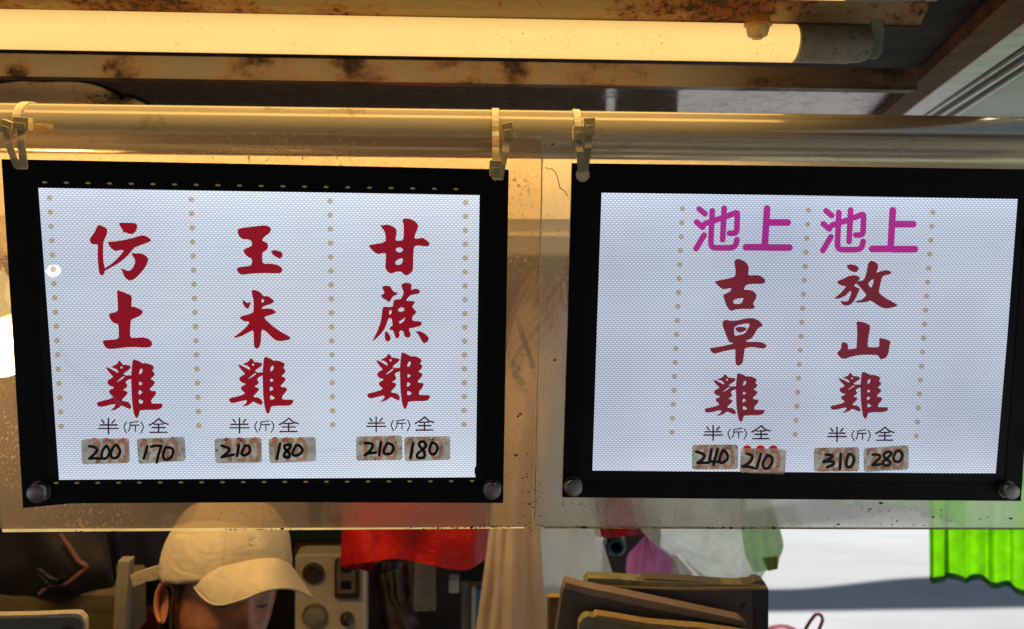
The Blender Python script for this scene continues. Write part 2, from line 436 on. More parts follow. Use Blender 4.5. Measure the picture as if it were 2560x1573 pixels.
def limb_grime_tube(m):
    g = NT(m.node_tree); e = [n for n in m.node_tree.nodes if n.type == 'EMISSION'][0]; src = e.inputs[0].links[0].from_socket
    lw = g.n("ShaderNodeLayerWeight"); lw.inputs[0].default_value = 0.35
    st = g.noise(g.coord((1.2, 90, 90)), 10, 4, 0.6)
    f = g.math('MULTIPLY', g.ramp(lw.outputs['Facing'], 0.25, 1.0), 0.75)  # limb darkening painted into the tube's glow, beside the grime
    ge = g.n('ShaderNodeNewGeometry'); sx = g.n('ShaderNodeSeparateXYZ'); g.l(ge.outputs['Normal'], sx.inputs[0])
    dust = g.math('MULTIPLY', g.ramp(sx.outputs[2], 0.05, 0.75), 0.7)
    c = g.mix(dust, src, (0.88, 0.54, 0.16, 1)); c = g.mix(f, c, (0.78, 0.45, 0.12, 1)); c = g.mix(g.math('MULTIPLY', st, 0.25), c, (0.95, 0.60, 0.19, 1)); g.l(c, e.inputs[0])
limb_grime_tube(M['tube'])
M['tube_end'] = plain('tube rim', (0.75, 0.5, 0.15), 0.4)
M['black'] = plain('matt black frame', (0.004, 0.004, 0.005), 0.5, 0, 0.4, 12, 0.08, 300, spec=0.18)
M['blacktape'] = plain('black inner border', (0.007, 0.007, 0.0075), 0.4, 0, 0.3, 12, spec=0.2)
M['panelA'] = backlit('lit sheet of left sign', (0.83, 0.93, 1.0), (0.46, 0.50, 0.60), 1.0, 0.14, 3.1)
M['panelB'] = backlit('lit sheet of right sign', (0.80, 0.89, 1.0), (0.40, 0.44, 0.53), 1.0, 0.22, 8.6)
M['red'] = film('dark red print', (0.76, 0.13, 0.18), (0.36, 0.015, 0.025))
M['red2'] = film('faded brown red print', (0.66, 0.22, 0.26), (0.28, 0.03, 0.03))
M['pink'] = film('magenta print', (0.86, 0.055, 0.40), (0.6, 0.05, 0.3), 0.1)
M['brownprint'] = film('brown black print', (0.085, 0.03, 0.045), (0.04, 0.02, 0.02))
M['dots'] = film('tan dots', (0.85, 0.62, 0.40), (0.5, 0.3, 0.15), 0.1)
M['blotch'] = emit('bright worn spot', (0.93, 0.97, 1.0), 1.0)
M['tagpaper'] = plain('grey beige tape', (0.80, 0.76, 0.65), 0.65, 0, 0.22, 60, 0.2, 300, dirt=0.22, dirtcol=(0.06, 0.05, 0.035), dscale=220, transl=0.88)
M['oldprice'] = film('orange print showing through', (0.97, 0.56, 0.44), (0.6, 0.25, 0.15), 0.08)
M['ink'] = plain('black marker', (0.009, 0.008, 0.008), 0.5, 0, 0.2, 100)
M['grime'] = plain('brown grime', (0.035, 0.026, 0.016), 0.8)
M['oldtip'] = film('orange red print', (0.95, 0.16, 0.12), (0.6, 0.08, 0.05), 0.1)
M['screw'] = steel('screw cap steel', (0.36, 0.345, 0.32), 0.3, (60, 60, 60), 0.15, 0.1)
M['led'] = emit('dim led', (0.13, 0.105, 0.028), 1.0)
M['acrylicA'] = acrylic('greasy clear sheet', (0.95, 0.90, 0.80), 0.18, (0.62, 0.50, 0.32), 1.0, 1.7)
M['acrylicB'] = acrylic('hazy clear sheet', (0.95, 0.95, 0.92), 0.18, (0.62, 0.61, 0.56), 0.6, 6.3)
M['edge_glow'] = emit('painted glow on clear sheet edge', (0.82, 0.56, 0.20), 1.0, 0.45, 0, 14)  # emission paints a gold glow on the clear sheet's edge, no lamp
M['edge'] = plain('polished acrylic edge', (0.62, 0.56, 0.40), 0.25, 0, 0.3, 40, dirt=0.2, dscale=90, transl=0.4)
M['tie'] = plain('yellowed nylon', (0.56, 0.48, 0.30), 0.4, 0, 0.22, 60, 0.15, 300, transl=0.25)
M['tiehead'] = plain('yellowed nylon head', (0.66, 0.53, 0.24), 0.4, 0, 0.25, 80, transl=0.2)
M['hole_patch'] = plain('cream washer', (0.72, 0.62, 0.36), 0.5, 0, 0.2, 120, dirt=0.12, dscale=200)
def skinmat():
    m, t, out = nodes('skin'); g = NT(t); p = g.n("ShaderNodeBsdfPrincipled"); vec = g.coord()
    a = g.noise(vec, 22, 5, 0.6); b_ = g.noise(vec, 420, 3, 0.6)
    col = g.ramp(a, 0.3, 0.7, (0.30, 0.11, 0.048, 1), (0.46, 0.195, 0.095, 1))
    col = g.mix(g.math('MULTIPLY', g.ramp(b_, 0.55, 0.75), 0.25), col, (0.22, 0.08, 0.04, 1)); g.l(col, p.inputs['Base Color'])
    p.inputs['Subsurface Weight'].default_value = 0.15; p.inputs['Subsurface Radius'].default_value = (0.012, 0.004, 0.002)
    p.inputs['Roughness'].default_value = 0.36; g.l(g.bump(b_, 0.25, 0.0006), p.inputs['Normal']); g.l(p.outputs[0], out.inputs[0]); return m
M['skin'] = skinmat()
M['hair'] = plain('dark brown hair', (0.035, 0.02, 0.012), 0.45, 0, 0.4, 120, stretch=(1, 1, 0.2))
def capmat():
    m, t, out = nodes('cream cotton cap'); g = NT(t); p = g.n("ShaderNodeBsdfPrincipled"); vec = g.coord()
    wv = g.n("ShaderNodeTexWave"); g.l(vec, wv.inputs[0]); wv.inputs['Scale'].default_value = 260; wv.bands_direction = 'DIAGONAL'; wv.inputs['Distortion'].default_value = 1.5
    wr = g.noise(g.coord((1, 1, 2.4)), 16, 5, 0.6, 0.9); st = g.noise(vec, 26, 6, 0.7)
    col = g.ramp(st, 0.3, 0.75, (0.40, 0.33, 0.22, 1), (0.52, 0.45, 0.32, 1)); col = g.mix(g.math('MULTIPLY', wv.outputs[1], 0.12), col, (0.3, 0.24, 0.15, 1)); g.l(col, p.inputs['Base Color'])
    p.inputs['Roughness'].default_value = 0.9; p.inputs['Specular IOR Level'].default_value = 0.15
    g.l(g.bump(g.math('ADD', g.math('MULTIPLY', wr, 1.0), g.math('MULTIPLY', wv.outputs[1], 0.06)), 0.6, 0.006), p.inputs['Normal']); g.l(p.outputs[0], out.inputs[0]); return m
M['cap'] = capmat()
M['thread'] = plain('white thread', (0.66, 0.58, 0.46), 0.8)
M['shirt'] = plain('dark shirt', (0.05, 0.05, 0.07), 0.85, 0, 0.3, 40)
M['redbag'] = bagfilm('red plastic bag', (0.62, 0.018, 0.012), 0.0, 0.35, 0.35, 0.3)
M['redbag2'] = bagfilm('dark red plastic bag', (0.42, 0.006, 0.014), 0.0, 0.35, 0.35, 0.25)
M['cream_film'] = bagfilm('clear bags stacked thick and yellowed', (0.82, 0.68, 0.50), 0.10, 0.5, 0.3, 0.12, 9)
M['white_film'] = bagfilm('milky white bags', (0.88, 0.93, 0.86), 0.36, 0.75, 0.3, 0.10, 9)
M['clear_film'] = bagfilm('clear greenish bag', (0.74, 0.80, 0.66), 0.30, 0.80, 0.16, 0.30, 24)
M['green_film'] = bagfilm('green clear bag', (0.34, 0.72, 0.20), 0.42, 0.78, 0.22, 0.35, 18)
M['purple'] = bagfilm('magenta bag', (0.80, 0.26, 0.58), 0.0, 0.55, 0.25, 0.35, 10)
M['white_cloth'] = plain('white sack', (0.75, 0.74, 0.72), 0.8, 0, 0.1, 20, 0.2, 60)
M['greencloth'] = plain('lime green cloth', (0.14, 0.50, 0.002), 0.85, 0, 0.25, 22, 0.5, 260, transl=0.74)
M['greenhem'] = plain('dark green hem', (0.015, 0.10, 0.012), 0.8, 0, 0.3, 60)
M['card'] = plain('grey brown cardboard', (0.12, 0.102, 0.08), 0.85, 0, 0.18, 22, 0.25, 160, dirt=0.14, dscale=45)
M['card_warm'] = plain('brown cardboard', (0.30, 0.19, 0.11), 0.85, 0, 0.2, 30, 0.25, 160, dirt=0.1)
M['card_edge'] = plain('tan cardboard edge', (0.33, 0.22, 0.09), 0.85, 0, 0.25, 60, 0.3, 220)
M['card_olive'] = plain('olive cardboard edge', (0.22, 0.20, 0.10), 0.85, 0, 0.3, 50, 0.3, 220, dirt=0.15)
M['card_strip'] = plain('pinkish board strip', (0.24, 0.175, 0.135), 0.8, 0, 0.15, 40, 0.2, 160)
M['darkcloth'] = plain('black bag cloth', (0.012, 0.0105, 0.0125), 0.75, 0, 0.3, 20, 0.3, 160)
M['navy'] = plain('navy cloth', (0.012, 0.014, 0.035), 0.85, 0, 0.3, 20, 0.3, 200)
M['cord'] = plain('maroon cord', (0.11, 0.05, 0.045), 0.7)
M['shelf'] = plain('olive wrapped shelf', (0.13, 0.10, 0.055), 0.5, 0, 0.35, 26, 0.3, 60, stretch=(0.4, 1, 1.6))
M['post'] = plain('grey beige metal post', (0.30, 0.27, 0.21), 0.5, 0.2, 0.2, 30)
M['phone'] = plain('silver phone body', (0.17, 0.175, 0.15), 0.35, 0.3, 0.05, 20)
M['phone_edge'] = plain('pale phone rim', (0.72, 0.64, 0.48), 0.28, 0.7, 0.05, 20)
M['lens'] = plain('dark lens', (0.05, 0.035, 0.03), 0.15)
M['panelsteel'] = steel('appliance steel', (0.82, 0.70, 0.50), 0.4, (0.8, 60, 60), 0.3, 0.1, metal=0.2)
M['darkplastic'] = plain('dark brown plastic', (0.05, 0.036, 0.026), 0.4, 0, 0.3, 50)
M['midplastic'] = plain('grey plastic', (0.16, 0.13, 0.09), 0.4, 0, 0.25, 50)
M['glassdial'] = plain('greenish dial glass', (0.27, 0.26, 0.18), 0.15, 0, 0.25, 60)
M['wall'] = plain('dark painted wall', (0.030, 0.022, 0.018), 0.8, 0, 0.4, 6, dirt=0.3, dscale=9)
M['clutter1'] = plain('olive pink cloth', (0.15, 0.095, 0.07), 0.8, 0, 0.6, 16, 0.3, 60)
M['clutter2'] = plain('olive cloth', (0.13, 0.12, 0.035), 0.8, 0, 0.5, 18, 0.3, 60)
M['whiteplastic'] = plain('white plastic', (0.62, 0.6, 0.55), 0.4)
M['blueplastic'] = plain('blue plastic', (0.02, 0.22, 0.42), 0.4)
M['greybox'] = plain('grey painted metal', (0.27, 0.28, 0.26), 0.5, 0.3, 0.15, 20)
M['bluepipe'] = plain('dark blue hose', (0.012, 0.045, 0.075), 0.35)
M['darkgreen'] = plain('dark green board', (0.02, 0.045, 0.032), 0.7)
M['rustbrown'] = plain('brown wood', (0.12, 0.055, 0.022), 0.7, 0, 0.3, 20)
M['brownbar'] = plain('brown painted angle', (0.105, 0.055, 0.026), 0.75, 0.0, 0.4, 14, 0.2, 120, spec=0.08, dirt=0.2)
M['alu'] = plain('scuffed white aluminium', (0.62, 0.60, 0.56), 0.4, 0.2, 0.2, 18, 0.2, 140, dirt=0.28, dirtcol=(0.2, 0.19, 0.17), dscale=40)
M['track'] = plain('brown track', (0.06, 0.038, 0.026), 0.55, 0.0, 0.3, 20, spec=0.3)
M['whiteline'] = plain('white track lip', (0.72, 0.70, 0.66), 0.35, 0.2)
M['awning'] = plain('grey translucent roof sheet', (0.38, 0.41, 0.37), 0.5, 0, 0.12, 5, 0.1, 60, transl=0.5)
M['disc'] = rusty('grimy steel disc', (0.62, 0.52, 0.40), (0.14, 0.1, 0.06), (0.03, 0.02, 0.015), 0.35, 9.0, 0.5, 0.45)
M['void'] = plain('black opening', (0.006, 0.005, 0.004), 0.9)
M['concrete'] = plain('pale concrete pavement', (0.33, 0.345, 0.365), 0.85, 0, 0.2, 1.8, 0.3, 40, dirt=0.12, dirtcol=(0.34, 0.335, 0.32), dscale=5, stretch=(0.4, 2.2, 1))
M['asphalt'] = plain('grey asphalt', (0.15, 0.165, 0.185), 0.9, 0, 0.2, 3, 0.3, 80)
M['counter'] = steel('counter steel', (0.5, 0.48, 0.44), 0.35)
M['strap'] = plain('dark grey green strap', (0.055, 0.055, 0.045), 0.7)
M['bulb'] = emit('lit bulb', (1.0, 0.80, 0.36), 1.6)
M['redhandle'] = plain('dark red plastic', (0.16, 0.004, 0.015), 0.35)
M['valance'] = plain('blue grey valance', (0.25, 0.3, 0.4), 0.8)

# ------------------------------------------------------------------ the setting: pavement, road, stall walls and ceiling
YK = WZ(2150, 1338, 0).y
b = MB(); b.add([(-60, -60, 0), (60, -60, 0), (60, YK, 0), (-60, YK, 0)], [(0, 1, 2, 3)])
tag(b.build('pavement', M['concrete']), kind='structure')
b = MB(); b.box((-60, YK, -0.14), (60, YK + 0.13, -0.002))
tag(b.build('kerb', M['concrete']), kind='structure')
b = MB(); b.add([(-60, YK + 0.13, -0.13), (60, YK + 0.13, -0.13), (60, 90, -0.13), (-60, 90, -0.13)], [(0, 1, 2, 3)])
tag(b.build('road', M['asphalt']), kind='structure')

ZC = 1.88
pa, pb = WZ(2225, 293, ZC), WZ(2540, 10, ZC)
def barline(y): return pa.x + (pb.x - pa.x) * (y - pa.y) / (pb.y - pa.y)
b = MB(); b.prism([(-2.4, 1.681, ZC), (barline(1.681), 1.681, ZC), (barline(2.4), 2.4, ZC), (-2.4, 2.4, ZC)], (0, 0, 0.03))
tag(b.build('ceiling', M['ceiling']), kind='structure')
b = MB(); b.prism([(-2.4, 0.30, ZC - 0.001), (barline(0.30), 0.30, ZC - 0.001), (barline(1.68), 1.68, ZC - 0.001), (-2.4, 1.68, ZC - 0.001)], (0, 0, 0.03))
tag(b.build('ceiling_board', M['ceilboard']), kind='structure')
xw = W(1330, 1300, 2.32).x
b = MB(); b.box((W(1512, 1400, 2.32).x, 2.32, 0), (W(1650, 1400, 2.32).x, 2.37, ZC - 0.002))
b.box((xw + 0.001, 2.322, 1.34), (W(1488, 1400, 2.32).x - 0.001, 2.368, ZC - 0.002))
tag(b.build('dark_pillar', M['wall']), 'dark pillar and header framing the opening behind the blue hose', 'pillar')
b = MB(); b.box((-2.4, 2.32, 0), (xw, 2.37, ZC - 0.002))
tag(b.build('back_wall', M['wall']), 'dark grimy wall closing the back of the stall behind the clutter', 'wall')
b = MB(); b.box((-2.4, 0.4, 0), (-2.35, 2.318, ZC - 0.002))
tag(b.build('side_wall', M['wall']), 'dark side wall closing the left end of the stall', 'wall')

# unseen slabs added overhead and behind the viewer to block sky light
b = MB(); b.box((-3.2, -2.4, ZC + 0.05), (3.6, 0.297, ZC + 0.08))
tag(b.build('overhead_sky_blocker', M['darkcloth']), 'dark canopy carrying on from the stall roof over the customers', 'canopy')
b = MB(); b.box((-14, -5.2, 0.0), (9, -5.0, 4.2))
tag(b.build('rear_sky_blocker', M['wall']), 'dark shop front across the alley facing the stall', 'building')

# roof edge: brown angle, white aluminium, track, and the grey roof sheet beyond
rr = root('roof_rail', WZ(2400, 180, ZC - 0.02), 'slanting rail of brown angle and scuffed white aluminium along the right roof edge', 'rail')
def band(name, la, lb, z, t, mat, near=0.34, far=0.5):
    P = []
    for (x1, y1), (x2, y2) in (la, lb):
        a, c = WZ(x1, y1, z), WZ(x2, y2, z); d = (c - a)
        P.append((a - d * far, c + d * near))
    bb = MB(); bb.prism([P[0][0], P[0][1], P[1][1], P[1][0]], (0, 0, t))
    return bb.build(name, mat, rr)
band('brown_angle', ((2200, 293), (2518, 0)), ((2247, 294), (2560, 58)), ZC - 0.030, 0.026, M['brownbar'])
band('aluminium_strip', ((2250, 294), (2560, 62)), ((2299, 294), (2560, 113)), ZC - 0.022, 0.02, M['alu'])
band('track', ((2299, 294), (2560, 113)), ((2380, 296), (2560, 181)), ZC - 0.016, 0.014, M['track'])
band('track_lip', ((2311, 294), (2530, 150)), ((2318, 294), (2534, 151)), ZC - 0.024, 0.007, M['whiteline'])
band('track_lip', ((2343, 295), (2560, 156)), ((2351, 295), (2560, 162)), ZC - 0.024, 0.007, M['whiteline'])
band('track_lip', ((2378, 296), (2560, 179)), ((2384, 296), (2560, 183)), ZC - 0.024, 0.007, M['whiteline'])
b = MB(); b.box((2560 * 0, 0, 0), (0.001, 0.001, 0.001)); del b
a0, a1 = WZ(2386, 296, ZC - 0.004), WZ(2560, 184, ZC - 0.004); dd = a1 - a0
q0, q1 = a0 - dd * 0.5, a1 + dd * 0.5
b = MB(); b.prism([q0, q1, (2.6, q1.y, q1.z), (2.6, q0.y, q0.z)], (0, 0, 0.006))
tag(b.build('roof_sheet', M['awning']), 'grey green translucent roof sheet beyond the slanting rail at top right', 'roof sheet')

# angle bar crossing under the ceiling below the tube
YB = 1.20
b = MB()
zt, zb = W(1280, 154, YB).z, W(1280, 206, YB).z
xe = W(2297, 180, YB).x
b.box((-2.3, YB, zb), (xe, YB + 0.004, zt))
b.box((-2.3, YB - 0.004, zb - 0.003), (xe, YB + 0.03, zb - 0.0002))
ab_x = [W(x, 175, YB).x - (-2.3 + xe) / 2 for x in (40, 310, 640, 900, 1145, 1290, 1520, 1900, 2180)]
M['angle'] = sooty('sooty angle bar', (0.074, 0.062, 0.046), ab_x, [0.03, 0.05, 0.085, 0.07, 0.06, 0.03, 0.09, 0.06, 0.12])
tag(b.build('angle_bar', M['angle'], bevel=0.0008), 'long sooty steel angle bar with rust stains under the lit tube', 'steel bar')

# scalloped disc against the ceiling at far left
rd = root('vent_disc', W(60, 290, 1.50), 'grimy round steel plate with a notched rim against the ceiling at top left', 'steel plate')
def poly_z(pts, z): return [WZ(x, y, z) for x, y in pts]
rim = cat([(-140, 262), (-70, 222), (-20, 213), (30, 206), (60, 204), (108, 206), (150, 205), (190, 206), (230, 212), (270, 226), (296, 240)], 4)
rim2 = cat([(312, 243), (330, 246), (350, 254), (368, 264)], 4)
outl = rim + [(298, 247), (306, 251)] + rim2 + [(380, 300), (-200, 300)]
b = MB(); b.slab(outl, 1.50, 0.004); b.build('plate', M['disc'], rd)
rim = cat([(-150, 255), (-80, 214), (-20, 207), (50, 200), (110, 202), (160, 198), (205, 201), (250, 210), (285, 222), (302, 231)], 4)
rim2 = cat([(318, 233), (340, 238), (362, 250), (378, 264)], 4)
b = MB(); b.slab(rim + rim2 + [(390, 300), (-200, 300)], 1.512, 0.004); b.build('opening', M['void'], rd)

# ------------------------------------------------------------------ the twin tube light
YT = 1.0
ca = W(1280, 96.5, YT); rt = 43.5 * MPP(YT)
tl = root('tube_light', ca, 'warm lit fluorescent tube light with a rusted cream batten and grimy holder', 'tube light')
xt = W(1985, 109, YT).x; xh = W(2130, 110, YT).x; xh2 = W(2163, 110, YT).x
b = MB(); b.lathe((-1.25, ca.y, ca.z), (1, 0, 0), [(0, rt), (xt + 1.25 - 0.0015, rt), (xt + 1.25, rt * 0.97)], 40, True, True)
b.build('tube', M['tube'], tl)
b = MB(); b.lathe((xt, ca.y, ca.z), (1, 0, 0), [(-0.002, rt * 1.015), (0.0005, rt * 1.02), (0.001, rt * 0.99)], 40); b.build('tube_rim', M['tube_end'], tl)
b = MB(); b.lathe((xt + 0.001, ca.y, ca.z), (1, 0, 0), [(0, rt * 1.01), (xh - xt - 0.004, rt * 1.01), (xh - xt - 0.001, rt * 0.96), (xh2 - xt - 0.006, rt * 0.95), (xh2 - xt, rt * 0.86)], 40)
b.build('lamp_holder', M['holder'], tl, bevel=0.0006)
b = MB(); x0, x1 = W(2172, 100, YT).x, W(2205, 100, YT).x
z0, z1 = W(2190, 148, YT).z, W(2190, 50, YT).z
br = [(x0, z1), (x1, z1), (x1, z0 + 0.010), (x1 - 0.0015, z0 + 0.005), (x1 - 0.006, z0), (x0 + 0.001, z0)]
b.prism([(x, YT - 0.004, z) for x, z in br], (0, 0.004, 0)); b.build('bracket', M['bracket'], tl, bevel=0.0008)
b = MB(); b.prism([W(-700, -95, 0.93), W(2345, -70, 0.93), W(2318, 22, 1.0), W(2300, 66, 1.026), W(-700, 16, 1.026)], (0, 0.002, 0))
b.add([W(-700, 14, 1.0255), W(2300, 64, 1.0255), W(2300, 68, 1.022), W(-700, 18, 1.022)], [(0, 1, 2, 3)])
b.build('batten', M['batten'], tl)
c2 = W(1280, -66, 0.84); r2 = 44 * MPP(0.84)
x2 = W(2118, -45, 0.84).x; x2h = W(2265, -42, 0.84).x
b = MB(); b.lathe((-1.25, c2.y, c2.z), (1, 0, 0), [(0, r2), (x2 + 1.25 - 0.001, r2), (x2 + 1.25, r2 * 0.97)], 36); b.build('tube', M['tube'], tl)
b = MB(); b.lathe((x2, c2.y, c2.z), (1, 0, 0), [(0.0005, r2), (x2h - x2, r2), (x2h - x2 + 0.002, r2 * 0.93), (x2h - x2 + 0.02, r2 * 0.92)], 36); b.build('lamp_holder', M['holder'], tl)
b = MB(); b.box((x2h + 0.022, c2.y - 0.004, c2.z - r2 * 0.98), (x2h + 0.036, c2.y, c2.z + r2)); b.build('bracket', M['bracket'], tl, bevel=0.001)
# knob
kp = W(1895, 62, 0.965); mk_ = MPP(0.965)
b = MB(); b.lathe(kp, (0, 0, -1), [(-29 * mk_, 0.0005), (-27 * mk_, 14 * mk_), (-20 * mk_, 23 * mk_), (-8 * mk_, 30 * mk_), (0, 33 * mk_), (3 * mk_, 33 * mk_), (4 * mk_, 28 * mk_)], 36)
b.build('knob', M['knob'], tl)
b = MB(); vs = []
pr = [(4 * mk_, 27 * mk_), (10 * mk_, 26 * mk_), (24 * mk_, 22.5 * mk_), (27 * mk_, 21 * mk_), (28 * mk_, 12 * mk_), (33 * mk_, 12 * mk_), (33.5 * mk_, 2 * mk_)]
for d, r in pr:
    for k in range(72):
        a = 2 * math.pi * k / 72; q = r * (1 + (0.035 if k % 3 == 0 else 0))
        vs.append(kp + Vector((math.cos(a) * q, math.sin(a) * q, -d)))
b.add(vs, [(i * 72 + k, i * 72 + (k + 1) % 72, (i + 1) * 72 + (k + 1) % 72, (i + 1) * 72 + k) for i in range(len(pr) - 1) for k in range(72)])
b.build('knob_base', M['knob_low'], tl)
# the light that the lit tubes throw (inside the fixture, along its underside)
for nm, cc_, off, rx, en in (('tube_glow_down', ca, (0, -rt - 0.003), R(12), 5.0), ('tube_glow_back', ca, (rt + 0.003, 0), R(80), 2.0), ('tube_glow_front', c2, (0, -r2 - 0.003), R(5), 2.2)):
    ld = bpy.data.lights.new(nm, 'AREA'); ld.shape = 'RECTANGLE'; ld.size = 1.5; ld.size_y = 0.036
    ld.energy = en; ld.color = (1.0, 0.66, 0.27)
    lo = bpy.data.objects.new(nm, ld); C.objects.link(lo); lo.parent = tl
    lo.location = Vector((-0.36 if cc_ is ca else -0.42, cc_.y + off[0], cc_.z + off[1])) - tl.location
    lo.rotation_euler = (rx, 0, 0)
    lo.visible_glossy = False           # the tube itself is what mirrors in the steel

# ------------------------------------------------------------------ the pipe rail and the lintel behind
YP = 0.889
pc = W(1280, 336.5, YP); rp = 57.5 * MPP(YP)
b = MB(); b.lathe((-1.6, YP, pc.z), (1, 0, 0), [(0, rp), (3.4, rp)], 64)
tag(b.build('pipe_rail', M['pipe']), 'thick horizontal stainless pipe that both menu signs hang from', 'pipe')

YL = 1.13
b = MB()
zt = W(1350, 372, YL).z; zm = W(1350, 548, YL).z; zl = W(1350, 637, YL + 0.03).z
xr = 0.95
b.box((-1.7, YL, zm), (xr, YL + 0.05, zt))
b.add([(-1.7, YL, zm - 0.0005), (xr, YL, zm - 0.0005), (xr, YL + 0.03, zl), (-1.7, YL + 0.03, zl)], [(0, 1, 2, 3)])
zz = zm + (zl - zm) * 0.42
b.box((-1.7, YL + 0.010, zz - 0.0012), (xr, YL + 0.0145, zz + 0.0012))
b.build('x', M['lintel']); lint = bpy.data.objects['x']; lint.name = 'lintel'
tag(lint, 'brushed steel lintel seen through the clear sheets below the pipe', 'steel beam')

# ------------------------------------------------------------------ glyphs (outlines in zoomed-crop coordinates)
A1 = lambda ox, oy, s: (lambda p: (ox + p[0] / s, oy + p[1] / s))
FANG = ([[(160,119),(188,128),(217,145),(219,170),(208,203),(193,232),(190,262),(189,320),(191,375),(201,418),(204,436),(196,462),(182,474),(168,468),(160,445),(153,380),(151,320),(153,265),(148,254),(120,256),(102,245),(95,226),(103,205),(130,170),(147,130)],
 [(300,103),(350,104),(410,105),(428,118),(428,142),(414,170),(392,185),(360,178),(341,168),(326,178),(330,160),(318,140),(305,122)],
 [(222,236),(260,236),(320,228),(390,212),(440,197),(470,190),(505,205),(529,225),(515,238),(460,258),(415,275),(398,290),(370,325),(340,355),(300,385),(255,412),(215,434),(199,440),(202,420),(240,400),(285,358),(315,325),(338,295),(310,296),(275,302),(250,288),(232,265)],
 [(391,313),(415,320),(445,316),(480,328),(508,355),(500,385),(478,425),(445,465),(410,498),(378,511),(350,497),(333,470),(325,445),(311,424),(335,430),(355,440),(378,440),(398,420),(412,390),(414,365),(402,345),(393,330)]], [])
TU = ([[(287,573),(310,582),(350,597),(388,613),(390,640),(386,692),(410,693),(440,705),(465,718),(467,735),(450,755),(420,768),(390,780),(382,795),(379,850),(378,908),(420,910),(470,905),(505,915),(532,938),(532,962),(515,977),(470,978),(400,974),(330,978),(240,990),(212,982),(195,960),(184,928),(230,924),(300,918),(299,870),(297,812),(270,808),(250,795),(236,770),(228,745),(250,735),(292,725),(293,690),(290,630)]], [])
JI = ([[(302,1068),(318,1082),(326,1098),(355,1099),(380,1106),(384,1116),(372,1132),(345,1150),(330,1164),(350,1174),(388,1170),(388,1197),(362,1205),(345,1220),(361,1245),(350,1262),(326,1274),(355,1285),(362,1295),(345,1320),(322,1340),(325,1352),(360,1355),(382,1375),(387,1395),(378,1410),(350,1398),(320,1382),(300,1400),(270,1415),(235,1420),(258,1405),(275,1385),(272,1373),(240,1378),(180,1394),(155,1390),(143,1365),(165,1355),(210,1345),(255,1330),(258,1318),(235,1300),(230,1278),(262,1262),(264,1252),(240,1248),(220,1230),(220,1208),(246,1192),(262,1184),(232,1152),(216,1128),(211,1115),(234,1122),(262,1138),(284,1150),(293,1157),(297,1150),(290,1134),(270,1122),(242,1115),(268,1102),(290,1090),(295,1075)],
 [(398,1058),(430,1068),(462,1085),(466,1090),(480,1086),(515,1093),(543,1108),(545,1125),(532,1140),(553,1160),(545,1178),(520,1200),(545,1210),(553,1222),(540,1245),(515,1268),(522,1280),(558,1282),(560,1300),(545,1325),(528,1340),(525,1368),(560,1370),(605,1370),(607,1385),(595,1405),(560,1415),(500,1413),(445,1418),(443,1440),(432,1468),(418,1470),(405,1440),(397,1395),(390,1330),(388,1250),(386,1199),(386,1172),(388,1150),(391,1110)]],
 [[(308,1117),(318,1107),(329,1117),(318,1127)], [(282,1222),(300,1213),(330,1193),(342,1178),(333,1179),(313,1192),(295,1208)],
  [(440,1160),(445,1135),(460,1122),(467,1135),(460,1155),(447,1166)], [(441,1215),(465,1226),(460,1238),(441,1243)], [(440,1272),(466,1288),(455,1302),(437,1310)], [(440,1335),(475,1355),(460,1370),(440,1370)]])
YU = ([[(150,150),(185,138),(250,132),(310,124),(345,121),(382,135),(385,158),(372,180),(340,200),(322,225),(335,235),(360,245),(366,275),(352,298),(325,312),(323,350),(328,392),(380,389),(430,398),(465,422),(463,445),(445,459),(400,458),(330,456),(250,460),(180,469),(155,455),(145,432),(150,418),(190,410),(245,404),(252,385),(250,352),(225,345),(203,325),(190,298),(205,285),(235,272),(252,265),(250,232),(225,220),(190,220),(165,205),(153,180)],
 [(381,302),(410,295),(445,302),(466,318),(466,338),(449,357),(425,346),(400,330)]], [])
MI = ([[(248,578),(268,573),(300,585),(322,603),(330,618),(360,617),(385,630),(409,652),(395,668),(360,680),(325,692),(320,708),(360,702),(395,708),(422,730),(405,743),(370,752),(335,765),(350,785),(390,822),(440,860),(500,892),(526,912),(505,925),(450,934),(418,928),(385,900),(350,865),(320,848),(316,890),(314,940),(305,970),(290,986),(275,985),(264,960),(264,900),(262,855),(225,872),(180,898),(140,909),(122,906),(150,885),(190,855),(220,825),(236,797),(200,793),(180,785),(162,765),(200,752),(262,735),(264,690),(262,640),(252,605)],
 [(186,640),(205,655),(222,668),(240,655),(242,662),(235,690),(225,707),(205,700),(188,672)]], [[(319,640),(330,637),(338,648),(330,662),(318,663)]])
GAN = ([[(350,78),(380,73),(410,78),(445,95),(465,122),(458,150),(442,185),(436,215),(465,215),(495,208),(525,228),(545,248),(535,268),(500,268),(465,262),(434,268),(430,320),(428,380),(428,430),(415,455),(380,475),(358,462),(345,447),(315,445),(275,460),(250,450),(232,420),(236,370),(238,318),(215,317),(180,325),(150,305),(112,262),(150,255),(235,240),(236,195),(228,165),(205,135),(200,115),(215,125),(240,115),(280,125),(312,150),(312,185),(303,228),(330,230),(358,226),(362,180),(362,120)]],
 [[(306,285),(325,277),(345,278),(358,292),(350,306),(330,314),(306,300)], [(303,375),(330,355),(352,352),(358,365),(345,395),(320,400),(303,392)]])
